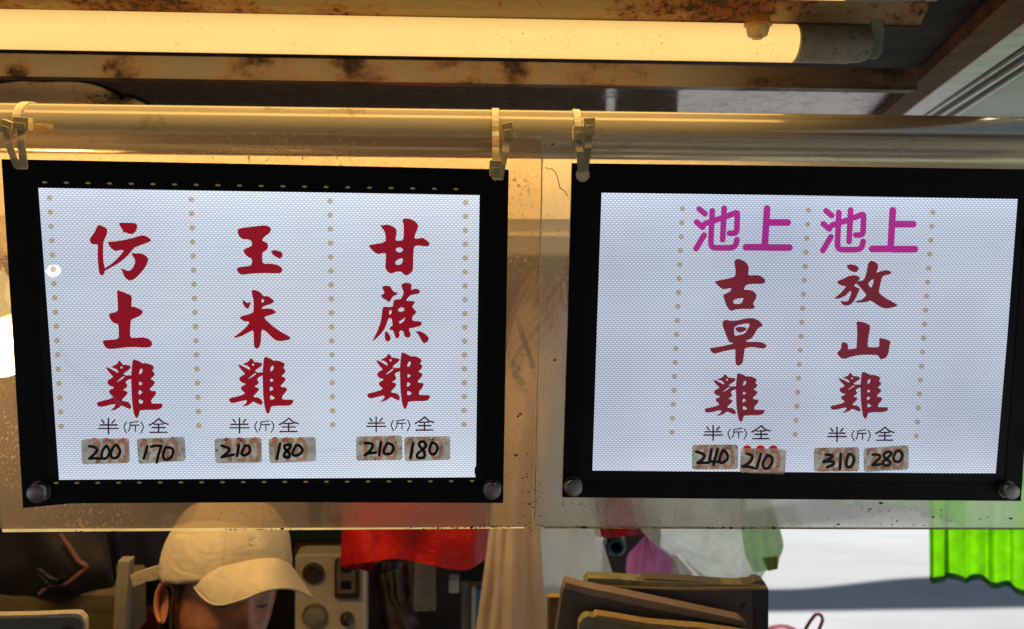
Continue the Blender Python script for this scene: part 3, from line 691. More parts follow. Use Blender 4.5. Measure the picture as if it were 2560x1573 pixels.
ZHE = ([[(213,548),(240,543),(270,550),(285,580),(300,590),(322,595),(310,610),(285,620),(272,645),(258,662),(240,645),(215,632),(201,612),(225,600),(226,585),(212,565)],
 [(343,535),(375,522),(415,530),(418,545),(412,575),(440,566),(465,570),(478,585),(465,602),(430,605),(410,612),(390,630),(378,652),(420,650),(443,660),(432,675),(420,690),(435,710),(452,728),(440,745),(425,755),(420,790),(455,792),(485,795),(490,812),(475,828),(430,838),(400,845),(398,855),(412,880),(408,900),(390,910),(368,900),(360,868),(355,860),(335,860),(330,875),(335,895),(322,912),(308,915),(298,890),(290,860),(262,850),(265,835),(285,825),(282,800),(278,772),(258,772),(250,785),(240,820),(220,860),(200,885),(170,915),(142,937),(150,915),(170,880),(190,830),(205,780),(213,700),(225,690),(260,695),(288,690),(290,645),(320,640),(338,640),(355,615),(362,590),(352,565)],
 [(232,860),(250,872),(270,900),(270,920),(255,937),(235,930),(228,900)], [(440,865),(475,862),(510,880),(540,910),(535,930),(508,952),(490,935),(475,905),(458,880)]],
 [[(260,720),(274,712),(278,725),(272,748),(260,748)], [(320,712),(345,693),(368,705),(365,720),(345,728),(325,725)], [(328,795),(355,780),(372,765),(365,790),(345,808),(328,808)]])
GU = ([[(520,672),(535,650),(560,643),(610,660),(645,690),(663,725),(658,765),(655,803),(700,800),(760,800),(800,825),(822,850),(815,872),(790,886),(720,882),(660,888),(628,900),(612,940),(660,942),(710,955),(737,990),(730,1025),(710,1060),(700,1085),(718,1095),(715,1120),(690,1127),(600,1125),(530,1130),(495,1145),(470,1132),(445,1090),(425,1030),(412,990),(440,978),(480,960),(500,925),(460,930),(410,938),(375,910),(345,880),(333,860),(400,845),(470,832),(530,815),(535,770),(530,720)]], [[(510,1040),(560,1025),(612,1018),(605,1045),(590,1072),(540,1080),(515,1070)]])
FANG2 = ([[(1600,705),(1640,695),(1690,705),(1718,725),(1715,752),(1695,773),(1650,765),(1620,745)],
 [(1505,862),(1570,835),(1625,808),(1680,798),(1725,815),(1730,835),(1700,870),(1672,905),(1700,918),(1730,930),(1715,965),(1695,1010),(1670,1055),(1640,1085),(1600,1095),(1560,1085),(1541,1045),(1580,1055),(1615,1050),(1635,1010),(1650,950),(1625,960),(1590,1000),(1545,1020),(1500,1030),(1483,1022),(1530,985),(1570,945),(1600,905),(1550,900),(1525,885)],
 [(1835,658),(1880,675),(1908,705),(1900,745),(1885,780),(1920,765),(1980,752),(2020,760),(2035,778),(2015,795),(1975,800),(1945,815),(1930,870),(1920,920),(1910,965),(1940,995),(2000,1035),(2060,1065),(2095,1090),(2070,1105),(1990,1122),(1930,1110),(1880,1075),(1840,1045),(1780,1060),(1720,1065),(1668,1062),(1700,1050),(1750,1035),(1780,1010),(1792,985),(1770,960),(1740,925),(1715,895),(1692,882),(1705,865),(1728,852),(1750,858),(1775,830),(1790,790),(1800,740),(1808,690)]],
 [[(1808,885),(1830,855),(1858,838),(1865,850),(1850,900),(1840,922),(1820,910)]])
ZAO = ([[(300,165),(325,138),(350,135),(400,150),(460,145),(530,128),(610,115),(660,118),(720,145),(765,200),(745,215),(710,230),(685,265),(660,310),(630,352),(600,360),(560,378),(600,388),(680,385),(750,390),(800,420),(803,440),(780,462),(720,458),(640,445),(555,458),(548,520),(540,590),(525,640),(480,662),(455,645),(448,590),(448,520),(450,470),(380,480),(290,500),(215,525),(185,510),(165,485),(158,455),(220,450),(330,430),(430,405),(410,400),(375,385),(350,330),(325,260),(305,210)],
 [(442,226),(500,215),(560,220),(580,235),(560,265),(500,280),(470,275)]], [[(435,215),(500,190),(560,178),(615,180),(605,215),(585,245),(560,290),(500,310),(440,320),(435,270)]])
SHAN = ([[(1828,155),(1870,155),(1930,170),(1985,200),(1980,250),(1965,330),(1955,420),(1960,448),(2020,450),(2085,448),(2090,400),(2088,342),(2140,350),(2200,370),(2220,388),(2205,430),(2198,480),(2190,530),(2160,570),(2110,588),(2090,570),(2080,540),(2000,535),(1900,535),(1810,545),(1740,565),(1690,583),(1650,570),(1620,540),(1607,510),(1630,490),(1655,460),(1660,390),(1700,392),(1735,420),(1728,475),(1780,468),(1830,460),(1832,400),(1838,300),(1835,220)]], [])

YS = 0.8445            # depth of the lit sheets
def inside(pt, poly):
    x, y = pt; c = False; n = len(poly)
    for i in range(n):
        (x1, y1), (x2, y2) = poly[i], poly[i - 1]
        if (y1 > y) != (y2 > y) and x < (x2 - x1) * (y - y1) / (y2 - y1) + x1: c = not c
    return c
def glyph(name, g, T, mat, parent, label):
    b = MB()
    for outer in g[0]:
        hs = [h for h in g[1] if inside((sum(p[0] for p in h) / len(h), sum(p[1] for p in h) / len(h)), outer)]
        if g is ZAO and len(outer) < 10: hs = []
        b.slab([T(p) for p in chaikin(outer)], YS - 0.0006, 0.0002, [[T(p) for p in chaikin(h)] for h in hs])
    o = b.build(name, mat, parent); o["label"] = label; return o
def strokes(b, polys, T, w, Y, smooth=True, t=0.0001):
    """pen strokes of width w (source pixels) as one outline per stroke: overlapping layers step forward a hair"""
    k = 0
    for s in polys:
        pts = [T(p) for p in (cat(s, 5) if smooth and len(s) > 2 else s)]
        # offset outline with round ends
        n = len(pts); L = []; Rr = []
        for i, p in enumerate(pts):
            a = Vector(pts[max(0, i - 1)]); c = Vector(pts[min(n - 1, i + 1)]); d = (c - a)
            if d.length < 1e-6: d = Vector((1, 0))
            d.normalize(); nn = Vector((-d.y, d.x)) * w / 2
            L.append(Vector(p) + nn); Rr.append(Vector(p) - nn)
        yy = Y - k * 0.000004; k += 1
        for i in range(n - 1):
            b.add([W(*L[i], yy), W(*L[i + 1], yy), W(*Rr[i + 1], yy), W(*Rr[i], yy)], [(0, 1, 2, 3)])
        ends = (0, n - 1) if smooth else range(n)
        for e in ends:
            cx, cy = pts[e]; yy2 = Y - k * 0.000004; k += 1
            b.add([W(cx + math.cos(2 * math.pi * q / 14) * w / 2, cy + math.sin(2 * math.pi * q / 14) * w / 2, yy2) for q in range(14)], [tuple(range(14))])

def opaque_strokes(name, polys, T, w, Y, mat, parent, smooth=True):
    b = MB(); strokes(b, polys, T, w, Y, smooth); return b.build(name, mat, parent)

def union_strokes(name, polys, T, w, Y, mat, parent, smooth=True, st=None):
    """see-through film strokes must not overlap: rasterise their union on a fine grid of cells, merge runs"""
    segs = []
    for s in polys:
        pts = [T(p) for p in (cat(s, 5) if smooth and len(s) > 2 else s)]
        segs += list(zip(pts, pts[1:]))
    xs = [p[0] for sg in segs for p in sg]; ys = [p[1] for sg in segs for p in sg]
    st = st or max(0.45, w / 22)
    x0, y0 = min(xs) - w, min(ys) - w
    nx, ny = int((max(xs) + w - x0) / st) + 1, int((max(ys) + w - y0) / st) + 1
    b = MB(); r2 = (w / 2) ** 2
    def hit(x, y):
        for (ax, ay), (bx, by) in segs:
            dx, dy = bx - ax, by - ay; q = dx * dx + dy * dy
            t = 0 if q == 0 else max(0, min(1, ((x - ax) * dx + (y - ay) * dy) / q))
            if (x - ax - t * dx) ** 2 + (y - ay - t * dy) ** 2 <= r2: return True
        return False
    for j in range(ny):
        y = y0 + (j + .5) * st; run = None
        for i in range(nx + 1):
            h = i < nx and hit(x0 + (i + .5) * st, y)
            if h and run is None: run = i
            if not h and run is not None:
                xa, xb, ya, yb = x0 + run * st, x0 + i * st, y - st / 2, y + st / 2
                b.add([W(xa, ya, Y), W(xb, ya, Y), W(xb, yb, Y), W(xa, yb, Y)], [(0, 1, 2, 3)]); run = None
    return b.build(name, mat, parent)

HALF = [[(530,130),(575,190)],[(785,130),(735,190)],[(660,105),(660,400)],[(495,230),(825,228)],[(470,298),(852,298)],
        [(1465,235),(1560,180),(1655,105)],[(1655,105),(1740,180),(1840,215)],[(1560,215),(1735,212)],[(1525,283),(1780,283)],[(1480,375),(1815,372)],[(1650,215),(1650,370)]]
CATTY = [[(1015,175),(975,240),(972,290),(1015,385)],[(1245,160),(1085,185)],[(1085,185),(1088,260),(1070,320),(1055,350)],[(1095,235),(1265,232)],[(1190,240),(1190,352)],[(1305,170),(1345,245),(1342,300),(1300,388)]]
CHI = [[(185,165),(240,210)],[(160,290),(218,340)],[(232,415),(155,545)],[(245,303),(300,285),(400,252),(500,215)],[(500,215),(548,205),(548,300)],[(548,300),(545,370),(525,395),(475,398)],[(425,158),(410,460)],[(310,182),(297,480)],[(297,480),(305,520),(340,537),(480,537),(530,515),(548,460)]]
SHANG = [[(837,160),(815,525)],[(840,292),(1035,294)],[(635,532),(1052,534)]]

def price_tag(sign, quad, T, digits, w, old, oldbox, word):
    """taped-on price: backing > faint old print and handwriting"""
    q = [T(p) for p in quad]
    b = MB(); b.slab(rquad(q, 8), YS - 0.0020, 0.0010)
    o = b.build('price_tag', M['tagpaper'], sign, bevel=0.0002); o["label"] = 'grey taped price reading ' + word
    # faint old digits: bold rounded strokes spread over the box (fractions of the quad)
    F = {'1': [[(.15,.25),(.6,.03)],[(.6,.03),(.6,1)]], '7': [[(.0,.05),(1,.05)],[(1,.05),(.62,.5),(.45,1)]],
         '0': [[(.5,0),(.05,.25),(.05,.75),(.5,1),(.95,.75),(.95,.25),(.5,0)]], '5': [[(.95,.03),(.12,.03)],[(.12,.03),(.1,.45)],[(.1,.45),(.6,.38),(.95,.6),(.85,.92),(.45,1),(.02,.9)]],
         '8': [[(.5,.47),(.1,.3),(.2,.05),(.5,0),(.8,.05),(.9,.3),(.5,.47),(.05,.7),(.2,.97),(.5,1),(.8,.97),(.95,.7),(.5,.47)]],
         '9': [[(.92,.3),(.7,.02),(.3,.02),(.06,.28),(.3,.55),(.7,.52),(.92,.3)],[(.92,.3),(.9,.65),(.65,.97),(.2,1)]],
         '2': [[(.05,.22),(.3,.0),(.75,.02),(.92,.28),(.6,.6),(.05,.97)],[(.05,.97),(.98,.97)]],
         '6': [[(.85,.05),(.3,.2),(.06,.65),(.25,.97),(.7,.98),(.93,.72),(.7,.48),(.1,.62)]]}
    u0, u1, v0, v1 = oldbox; n = len(old); dw = (u1 - u0) / n
    qa, qb, qc, qd = [Vector(p) for p in q]
    def TT(p):
        top = qa + (qb - qa) * p[0]; bot = qd + (qc - qd) * p[0]; r = top + (bot - top) * p[1]; return (r.x, r.y)
    pol = []
    for i, ch in enumerate(old):
        for s in F[ch]:
            ss = cat(s, 4) if len(s) > 2 else s
            pol.append([TT((u0 + dw * (i + 0.14 + 0.72 * p[0]), min(0.985, max(0.015, v0 + (v1 - v0) * p[1])))) for p in ss])
    bw = abs((qb - qa).length) * 0.085
    I = lambda p: p
    cl = [[(min(max(p[0], min(q[0][0], q[3][0]) + bw / 2 + 1), max(q[1][0], q[2][0]) - bw / 2 - 1), min(max(p[1], max(q[0][1], q[1][1]) + bw / 2), min(q[2][1], q[3][1]) - bw / 2)) for p in s_] for s_ in pol]
    union_strokes('old_price', cl, I, bw, YS - 0.0022, M['oldprice'], o, False, 1.1)
    hw = MB(); strokes(hw, digits, T, w * 1.1, YS - 0.0026); hw.build('handwritten_price', M['ink'], o)
    return o

def make_sign(name, label, outer, inner, sheet, matp, mata, inner2):
    base = W(sum(p[0] for p in outer) / len(outer), max(p[1] for p in outer), YS)
    s = root(name, base, label, 'menu sign', 'backlit menu signs hanging from the pipe')
    b = MB(); b.slab(sheet, 0.8492, 0.0045); b.build('clear_sheet', mata, s)
    b = MB(); b.slab(outer, YS - 0.0012, 0.0052, [inner2]); b.build('frame', M['black'], s, bevel=0.0004)
    b = MB(); b.slab(inner2, YS - 0.0006, 0.004, [inner]); b.build('inner_border', M['blacktape'], s)
    b = MB(); P = [W(x, y, YS) for x, y in inner]; b.add(P, [tuple(range(len(P)))]); b.build('lit_sheet', matp, s)
    return s
SA = make_sign('menu_sign', 'black framed lit menu with three columns of dark red characters',
    [(3, 398), (640, 410), (1272, 424), (1265, 850), (1258, 1258), (700, 1256), (180, 1259), (130, 1264), (57, 1271), (32, 850)],
    [(95, 470), (640, 479), (1199, 488), (1194, 830), (1190, 1165), (1187, 1170), (1186, 1182), (1189, 1190), (1188, 1194), (660, 1197), (147, 1200), (122, 835)],
    cat([(-90, 322), (-60, 322)], 2) + [(600, 331), (1325, 341), (1340, 346), (1350, 358), (1353, 380), (1343, 850), (1330, 1290), (1328, 1305), (1318, 1316), (1300, 1319), (600, 1324), (20, 1331), (6, 1328), (0, 1318), (-50, 800)],
    M['panelA'], M['acrylicA'],
    [(78, 452), (640, 464), (1216, 474), (1208, 1206), (660, 1211), (120, 1213)])
SB = make_sign('menu_sign', 'black framed lit menu headed with pink characters over two columns',
    [(1430, 408), (2000, 415), (2606, 424), (2580, 840), (2553, 1253), (2000, 1249), (1406, 1244), (1420, 800)],
    [(1504, 482), (2000, 489), (2545, 498), (2520, 830), (2490, 1184), (2000, 1181), (1481, 1177), (1493, 800)],
    [(1375, 328), (1361, 333), (1355, 346), (1354, 380), (1346, 850), (1334, 1290), (1336, 1305), (1346, 1316), (1360, 1319), (2000, 1321), (2700, 1323), (2760, 800), (2760, 352), (2000, 337)],
    M['panelB'], M['acrylicB'],
    [(1478, 460), (2000, 467), (2568, 474), (2512, 1208), (2000, 1206), (1452, 1203)])
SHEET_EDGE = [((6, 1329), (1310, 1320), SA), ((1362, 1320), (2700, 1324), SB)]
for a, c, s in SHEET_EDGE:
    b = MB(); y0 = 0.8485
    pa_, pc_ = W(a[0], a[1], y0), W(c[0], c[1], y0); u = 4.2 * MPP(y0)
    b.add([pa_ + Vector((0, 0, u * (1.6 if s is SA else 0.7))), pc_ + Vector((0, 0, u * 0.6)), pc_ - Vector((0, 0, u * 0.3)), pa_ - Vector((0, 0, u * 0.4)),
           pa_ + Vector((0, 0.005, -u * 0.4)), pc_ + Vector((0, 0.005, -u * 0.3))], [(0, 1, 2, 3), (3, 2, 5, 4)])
    b.build('sheet_edge', M['edge_glow'] if s is SA else M['edge'], s)
# upright polished edges where the two sheets meet
b = MB(); pts = [(1356, 350), (1347, 800), (1336, 1290)]
for (p, q) in zip(pts, pts[1:]):
    b.add([W(p[0] - 1.6, p[1], 0.8484), W(p[0] + 1.8, p[1], 0.8484), W(q[0] + 1.8, q[1], 0.8484), W(q[0] - 1.6, q[1], 0.8484)], [(0, 1, 2, 3)])
b.build('sheet_edge', M['edge'], SB)

c1, c2_, c3 = A1(190, 520, 2.8), A1(540, 520, 2.8), A1(880, 520, 2.8)
glyph('character', FANG, c1, M['red'], SA, 'dark red brush character, upper left of the left sign')
glyph('character', TU, c1, M['red'], SA, 'dark red brush character with a long base stroke')
glyph('character', JI, c1, M['red'], SA, 'dense dark red brush character at the foot of the first column')
glyph('character', YU, c2_, M['red'], SA, 'dark red brush character heading the middle column')
glyph('character', MI, c2_, M['red'], SA, 'dark red brush character with splayed strokes')
glyph('character', JI, lambda p: c2_((88 + (p[0] - 143) * .9785, 1040 + (p[1] - 1058) * .971)), M['red'], SA, 'dense dark red brush character at the foot of the middle column')
glyph('character', GAN, c3, M['red'], SA, 'dark red brush character heading the third column')
glyph('character', ZHE, c3, M['red'], SA, 'dark red brush character with four feet')
glyph('character', JI, lambda p: c3((103 + (p[0] - 143) * .955, 1010 + (p[1] - 1058) * .964)), M['red'], SA, 'dense dark red brush character at the foot of the third column')
p1, p2 = A1(1700, 480, 3.8453), A1(1740, 770, 4.5574)
glyph('character', GU, p1, M['red2'], SB, 'faded dark red brush character under the first pink heading')
glyph('character', FANG2, p1, M['red2'], SB, 'faded dark red brush character under the second pink heading')
glyph('character', ZAO, p2, M['red2'], SB, 'faded dark red brush character in the middle of its column')
glyph('character', SHAN, p2, M['red2'], SB, 'faded dark red brush character of three uprights')
glyph('character', JI, lambda p: p2((93 + (p[0] - 143) * 690 / 464, 740 + (p[1] - 1058) * 558 / 412)), M['red2'], SB, 'faded dense brush character at the foot of the first column')
glyph('character', JI, lambda p: p2((1528 + (p[0] - 143) * 662 / 464, 725 + (p[1] - 1058) * 537 / 412)), M['red2'], SB, 'faded dense brush character at the foot of the second column')
for dx, dy, sx in ((0, 0, 1), (1219, 17, 0.985)):
    T = (lambda p, dx=dx, dy=dy, sx=sx: p1((160 + (p[0] - 160) * sx + dx, p[1] + dy)))
    union_strokes('pink_character', CHI, T, 14.6, YS - 0.0006, M['pink'], SB)
    union_strokes('pink_character', SHANG, T, 17.0, YS - 0.0006, M['pink'], SB, False)
for s, ax, ay, k in ((SA, 271, 1046.9, 1.04), (SA, 598.7, 1045.6, 1.02), (SA, 940.5, 1042.8, 1.0), (SB, 782.9 + 1000, 1064.6, 0.99), (SB, 2092.5, 1068.3, 0.99)):
    T = (lambda p, ax=ax, ay=ay, k=k: (ax + (p[0] - 660) / 8.203 * k, ay + (p[1] - 105) / 8.203 * k))
    for nm, st, w_ in (('caption_character', HALF[:5], 3.9), ('caption_character', HALF[5:], 3.9), ('bracket_mark', CATTY[:1], 2.9), ('caption_character', CATTY[1:5], 2.9), ('bracket_mark', CATTY[5:], 2.9)):
        union_strokes(nm, st, T, w_, YS - 0.0006, M['brownprint'], s)
# dotted dividers
def dots(sign, p0, p1_, n, r=7.0):
    b = MB()
    for i in range(n):
        t = i / (n - 1); x = p0[0] + (p1_[0] - p0[0]) * t; y = p0[1] + (p1_[1] - p0[1]) * t
        for rr_, r0 in ((r, 0.4),):
            vs = [W(x + math.cos(a) * q, y + math.sin(a) * q, YS - 0.0005) for q in (rr_, r0) for a in [2 * math.pi * k / 16 for k in range(16)]]
            b.add(vs, [(k, (k + 1) % 16, 16 + (k + 1) % 16, 16 + k) for k in range(16)])
    b.build('dotted_divider', M['dots'], sign)
dots(SA, (124, 495), (153, 1066), 17); dots(SA, (478, 499), (497, 1064), 17); dots(SA, (825, 503), (832, 1062), 17); dots(SA, (1164, 507), (1160, 1061), 17)
dots(SB, (1706, 522), (1680, 1081), 17, 6.6); dots(SB, (2021, 526), (1988, 1086), 17, 6.6); dots(SB, (2332, 531), (2291, 1090), 17, 6.6)
b = MB(); vs = []
b.add([W(134 + math.cos(2 * math.pi * k / 22) * (19 + random.uniform(-3, 3)), 677 + math.sin(2 * math.pi * k / 22) * (17 + random.uniform(-3, 3)), YS - 0.0003) for k in range(22)], [tuple(range(22))])
b.build('worn_spot', M['blotch'], SA)
# leds glinting on the frame
def leds(sign, p0, p1_, n):
    first = None
    for i in range(n):
        t = i / (n - 1); x = p0[0] + (p1_[0] - p0[0]) * t; y = p0[1] + (p1_[1] - p0[1]) * t
        P = W(x, y, YS - 0.0026)
        if first is None:
            b = MB(); u = MPP(YS)
            b.lathe(P, (0, -1, 0), [(-0.0006, 6.0 * u), (0.0002, 5.6 * u), (0.0006, 3 * u)], 12)
            o = b.build('led', M['led'], sign)
            for v in o.data.vertices: v.co.z = (v.co.z - (P - wloc(sign)).z) * 0.42
            for v in o.data.vertices: v.co.x -= (P - wloc(sign)).x; v.co.y -= (P - wloc(sign)).y
            first = o; o.location = P - wloc(sign)
        else:
            o = first.copy(); C.objects.link(o); o.parent = sign; o.location = P - wloc(sign)
leds(SA, (111, 456), (1140, 473), 20); leds(SA, (140, 1208), (1180, 1203), 21)
# screw caps
for s, x, y, r in ((SA, 88, 1236, 23), (SA, 1231, 1230, 21.5), (SB, 1435, 1223, 21.5), (SB, 2533, 1232, 20)):
    P = W(x, y, YS - 0.012); u = MPP(YS)
    b = MB(); b.lathe(P, (0, 1, 0), [(0.0, 0.0004), (0.0, (r - 3) * u), (0.0007, r * u), (0.0107, r * u)], 40, True, False)
    o = b.build('screw_cap', M['screw'], s)
    b = MB(); b.lathe(P + Vector((0, 0.0104, 0)), (0, 1, 0), [(0, (r + 3) * u), (0.0009, (r + 3.5) * u)], 40); b.build('washer', M['screw'], o)
# price tags
t6, t7, t8 = A1(180, 1030, 3.8453), A1(860, 1030, 8.2033), A1(1700, 1050, 4.1017)
ob = (0.2, 0.98, 0.02, 0.98)
price_tag(SA, [(88,265),(545,255),(553,492),(95,503)], t6, [[(165,330),(215,340),(240,360),(225,395),(165,450)],[(165,450),(225,445),(280,450)],[(330,325),(295,370),(285,430),(310,450),(345,430),(360,380),(335,325)],[(420,315),(385,360),(375,420),(400,445),(440,430),(462,380),(440,330),(420,315)]], 6.4, '170', ob, '200 in the first column')
price_tag(SA, [(620,262),(1080,240),(1092,470),(640,500)], t6, [[(725,330),(690,450)],[(760,335),(800,325),(860,325)],[(860,325),(835,400),(815,485)],[(900,340),(880,390),(880,440),(910,460),(950,440),(972,390),(960,350),(900,340)]], 6.4, '150', (0.02, 0.86, 0.02, 0.98), '170 in the first column')
price_tag(SA, [(1368,258),(1820,250),(1825,485),(1378,492)], t6, [[(1440,325),(1495,345),(1515,365),(1490,395),(1440,435)],[(1440,435),(1510,420),(1555,410)],[(1605,320),(1585,425)],[(1660,330),(1635,385),(1640,415),(1680,410),(1710,375),(1700,330),(1660,325)]], 6.4, '190', (0.16, 0.98, 0.02, 0.98), '210 in the middle column')
price_tag(SA, [(1888,258),(2340,243),(2345,475),(1900,492)], t6, [[(2000,305),(1970,450)],[(2100,315),(2050,320),(2045,350),(2090,400),(2085,435),(2040,430),(2050,390),(2095,345),(2100,315)],[(2150,330),(2120,390),(2140,420),(2190,405),(2215,365),(2180,320),(2150,325)]], 6.6, '170', (0.0, 0.82, 0.02, 0.98), '180 in the middle column')
price_tag(SA, [(248,505),(1190,487),(1197,985),(252,1005)], t7, [[(425,640),(500,640),(580,665),(575,740),(520,810),(425,890)],[(425,890),(500,850),(655,835)],[(755,620),(720,890)],[(880,650),(815,790),(840,860),(960,850),(1015,760),(990,680),(900,640)]], 6.6, '190', (0.04, 0.9, 0.02, 0.98), '210 in the third column')
price_tag(SA, [(1233,520),(2175,497),(2180,985),(1245,1015)], t7, [[(1420,645),(1360,950)],[(1690,700),(1640,615),(1560,620),(1540,680),(1600,760),(1650,830),(1640,930),(1520,940),(1500,870),(1600,780),(1690,700)],[(1790,640),(1750,780),(1790,860),(1860,860),(1915,760),(1890,670),(1820,630),(1790,640)]], 6.6, '170', (0.0, 0.84, 0.02, 0.98), '180 in the third column')
price_tag(SB, [(128,258),(595,253),(598,505),(125,507)], t8, [[(165,325),(225,345),(250,365),(235,400),(180,440)],[(180,440),(290,440)],[(325,305),(300,425)],[(300,425),(390,430)],[(385,300),(345,460)],[(440,310),(405,400),(420,440),(470,420),(490,380),(470,330),(440,310)]], 6.6, '200', (0.06, 0.92, 0.02, 0.98), '240 under the first pink heading')
price_tag(SB, [(628,293),(1092,305),(1075,562),(613,540)], t8, [[(685,345),(735,365),(740,395),(710,440),(640,480)],[(640,480),(700,480),(760,495)],[(830,350),(785,500)],[(895,365),(850,440),(860,490),(905,495),(945,435),(940,385),(895,360)]], 6.6, '200', (0.04, 0.88, 0.0, 0.86), '210 under the first pink heading')
price_tag(SB, [(1378,288),(1840,280),(1838,528),(1375,532)], t8, [[(1495,355),(1560,365),(1540,395),(1470,430)],[(1470,430),(1560,425),(1575,455),(1510,485)],[(1650,350),(1640,500)],[(1730,350),(1705,430),(1715,480),(1755,475),(1785,410),(1765,360),(1730,350)]], 7.0, '260', (0.06, 0.92, 0.0, 0.98), '310 under the second pink heading')
price_tag(SB, [(1885,290),(2345,262),(2345,508),(1890,535)], t8, [[(1975,355),(2040,360),(2045,390),(1975,465)],[(1975,465),(2060,455)],[(2160,330),(2120,330),(2090,360),(2110,400),(2155,430),(2140,465),(2090,460),(2085,430),(2140,380),(2165,350),(2160,330)],[(2215,325),(2190,385),(2205,425),(2250,425),(2280,370),(2260,325),(2220,320)]], 6.6, '260', (0.04, 0.9, 0.02, 0.98), '280 under the second pink heading')
# printed digits peeping out over the lower tag
b = MB()
for cx in (690, 825, 958):
    b.slab([t8((cx + 45 * math.cos(a), 298 + 38 * math.sin(a))) for a in [math.pi + math.pi * k / 12 for k in range(13)]], YS - 0.0006, 0.0002)
b.build('old_print', M['oldtip'], SB)
b = MB()
for tx, pts in ((t6, [(215,258),(330,258),(495,258),(690,262),(820,258),(970,248),(1490,255),(1610,252),(1760,252),(1950,250),(2060,252),(2200,250)]),):
    for cx, cy in pts:
        b.slab([tx((cx + 32 * math.cos(a), cy + 12 + 20 * math.sin(a))) for a in [math.pi + math.pi * k / 10 for k in range(11)]], YS - 0.0006, 0.0002)
b.build('old_print', M['oldtip'], SA)
# faint blue smears on the left sheet, grime along the sheet edges and a hairline crack
SM = film('faint blue smear', (0.93, 0.97, 1.0), (0.4, 0.5, 0.7), 0.02)
ID = lambda p: p
for st_ in ([(150, 870), (185, 925), (245, 965), (300, 1010)], [(455, 1110), (500, 1150), (580, 1168), (660, 1150), (760, 1135), (860, 1122)], [(235, 945), (262, 958)]):
    union_strokes('smear', [st_], ID, 10, YS - 0.0004, SM, SA)
def grime(sign, spots, n, seed):
    rn = random.Random(seed); b = MB()
    for i in range(n):
        x0, x1, y0, dy = rn.choice(spots); x = rn.uniform(x0, x1); y = y0 + rn.gauss(0, dy); r = rn.uniform(0.6, 2.2) * (2 if rn.random() < 0.12 else 1)
        b.add([W(x + math.cos(2 * math.pi * k / 7) * r * rn.uniform(0.6, 1.9), y + math.sin(2 * math.pi * k / 7) * r * rn.uniform(0.5, 1.0), 0.8477) for k in range(7)], [tuple(range(7))])
    o = b.build('grime', M['grime'], sign); o["kind"] = "stuff"
grime(SA, [(1100, 1325, 1319, 1.2), (1180, 1325, 1316, 3.5), (1000, 1150, 1320, 0.9), (190, 300, 1329, 1.0), (560, 760, 1324, 0.8), (1270, 1330, 1100, 90), (1290, 1340, 1250, 40)], 170, 5)
grime(SB, [(1336, 1352, 1230, 50), (1430, 1470, 1318, 1.2), (1740, 1960, 1320, 1.0), (1380, 1420, 700, 220), (2160, 2230, 1268, 7), (2330, 2530, 1300, 14), (1760, 1960, 1320, 1.0), (1500, 1640, 1319, 1.0), (1400, 1600, 1262, 4), (2070, 2330, 1312, 5)], 110, 9)
b = MB(); b.tube([W(x, y, 0.8478) for x, y in [(1364, 418), (1370, 424), (1378, 421), (1386, 428), (1392, 438), (1396, 452), (1400, 470), (1412, 478), (1420, 492)]], 0.0005, 5); b.build('crack', M['ink'], SB)
# cream patches painting the lit background seen through the tie holes
b = MB(); b.slab([(1457 + 17 * math.cos(2 * math.pi * k / 24), 437 + 18 * math.sin(2 * math.pi * k / 24)) for k in range(24)], YS - 0.0022, 0.001); b.build('hole_patch', M['hole_patch'], SB)
b = MB(); b.slab([(1229, 442), (1236, 441), (1241, 444), (1250, 439), (1256, 440), (1259, 450), (1248, 451), (1241, 450), (1238, 454), (1235, 450), (1230, 448)], YS - 0.0022, 0.001); b.build('hole_patch', M['hole_patch'], SA)
b = MB(); b.slab([(40, 419), (46, 418), (52, 421), (55, 418), (64, 413), (69, 423), (58, 424), (41, 423)], YS - 0.0022, 0.001); b.build('hole_patch', M['hole_patch'], SA)

# ------------------------------------------------------------------ nylon cable ties (two linked at each hanging point)
def over_pipe(px, yend_px, Yend, n=16):
    """a strap that comes up behind the pipe, over its top and down its front to a pixel"""
    x = W(px, 336, YP - rp).x
    pts = []
    for i in range(n + 1):
        a = R(-20 + 200 * i / n)      # from behind (a=0 is +Y) over the top to the front
        pts.append(Vector((x, YP + math.cos(a) * (rp + 0.0012), pc.z + math.sin(a) * (rp + 0.0012))))
    e = W(px, yend_px, Yend); e.x = x
    pts.append(Vector((x, (pts[-1].y + e.y) / 2 - 0.002, (pts[-1].z + e.z) / 2))); pts.append(e)
    return pts
def tie(label, strap_paths, heads):
    z = min(p.z for s in strap_paths for p in s[0]); q = strap_paths[0][0][0]
    r_ = root('cable_tie', (q.x, q.y, z), label, 'cable tie', 'yellowed nylon cable ties holding the signs')
    for path, w in strap_paths:
        b = MB(); b.ribbon(path, w, 0.0013); b.build('strap', M['tie'], r_)
    for c, sz, tilt in heads:
        b = MB(); b.box((-sz[0] / 2, -sz[1] / 2, -sz[2] / 2), (sz[0] / 2, sz[1] / 2, sz[2] / 2))
        b.box((-sz[0] * 0.32, -sz[1] / 2 - 0.0008, -sz[2] * 0.38), (sz[0] * 0.32, -sz[1] / 2 + 0.0002, sz[2] * 0.05))
        mt = Matrix.Rotation(R(tilt), 3, 'Y')
        b.v = [mt @ v + c for v in b.v]
        b.build('head', M['tiehead'], r_, bevel=0.0012)
UT = MPP(0.84); YF = 0.832
def H(px, py, Y=YF): return W(px, py, Y)
def S(*pts): return [W(x, y, Y) for x, y, Y in pts]
sw = 17 * UT
tie('cable tie looped over the pipe, head on the left sign right corner', [(over_pipe(1239, 440, 0.836), sw)], [(H(1239, 421), (0.0135, 0.009, 0.0165), 0)])
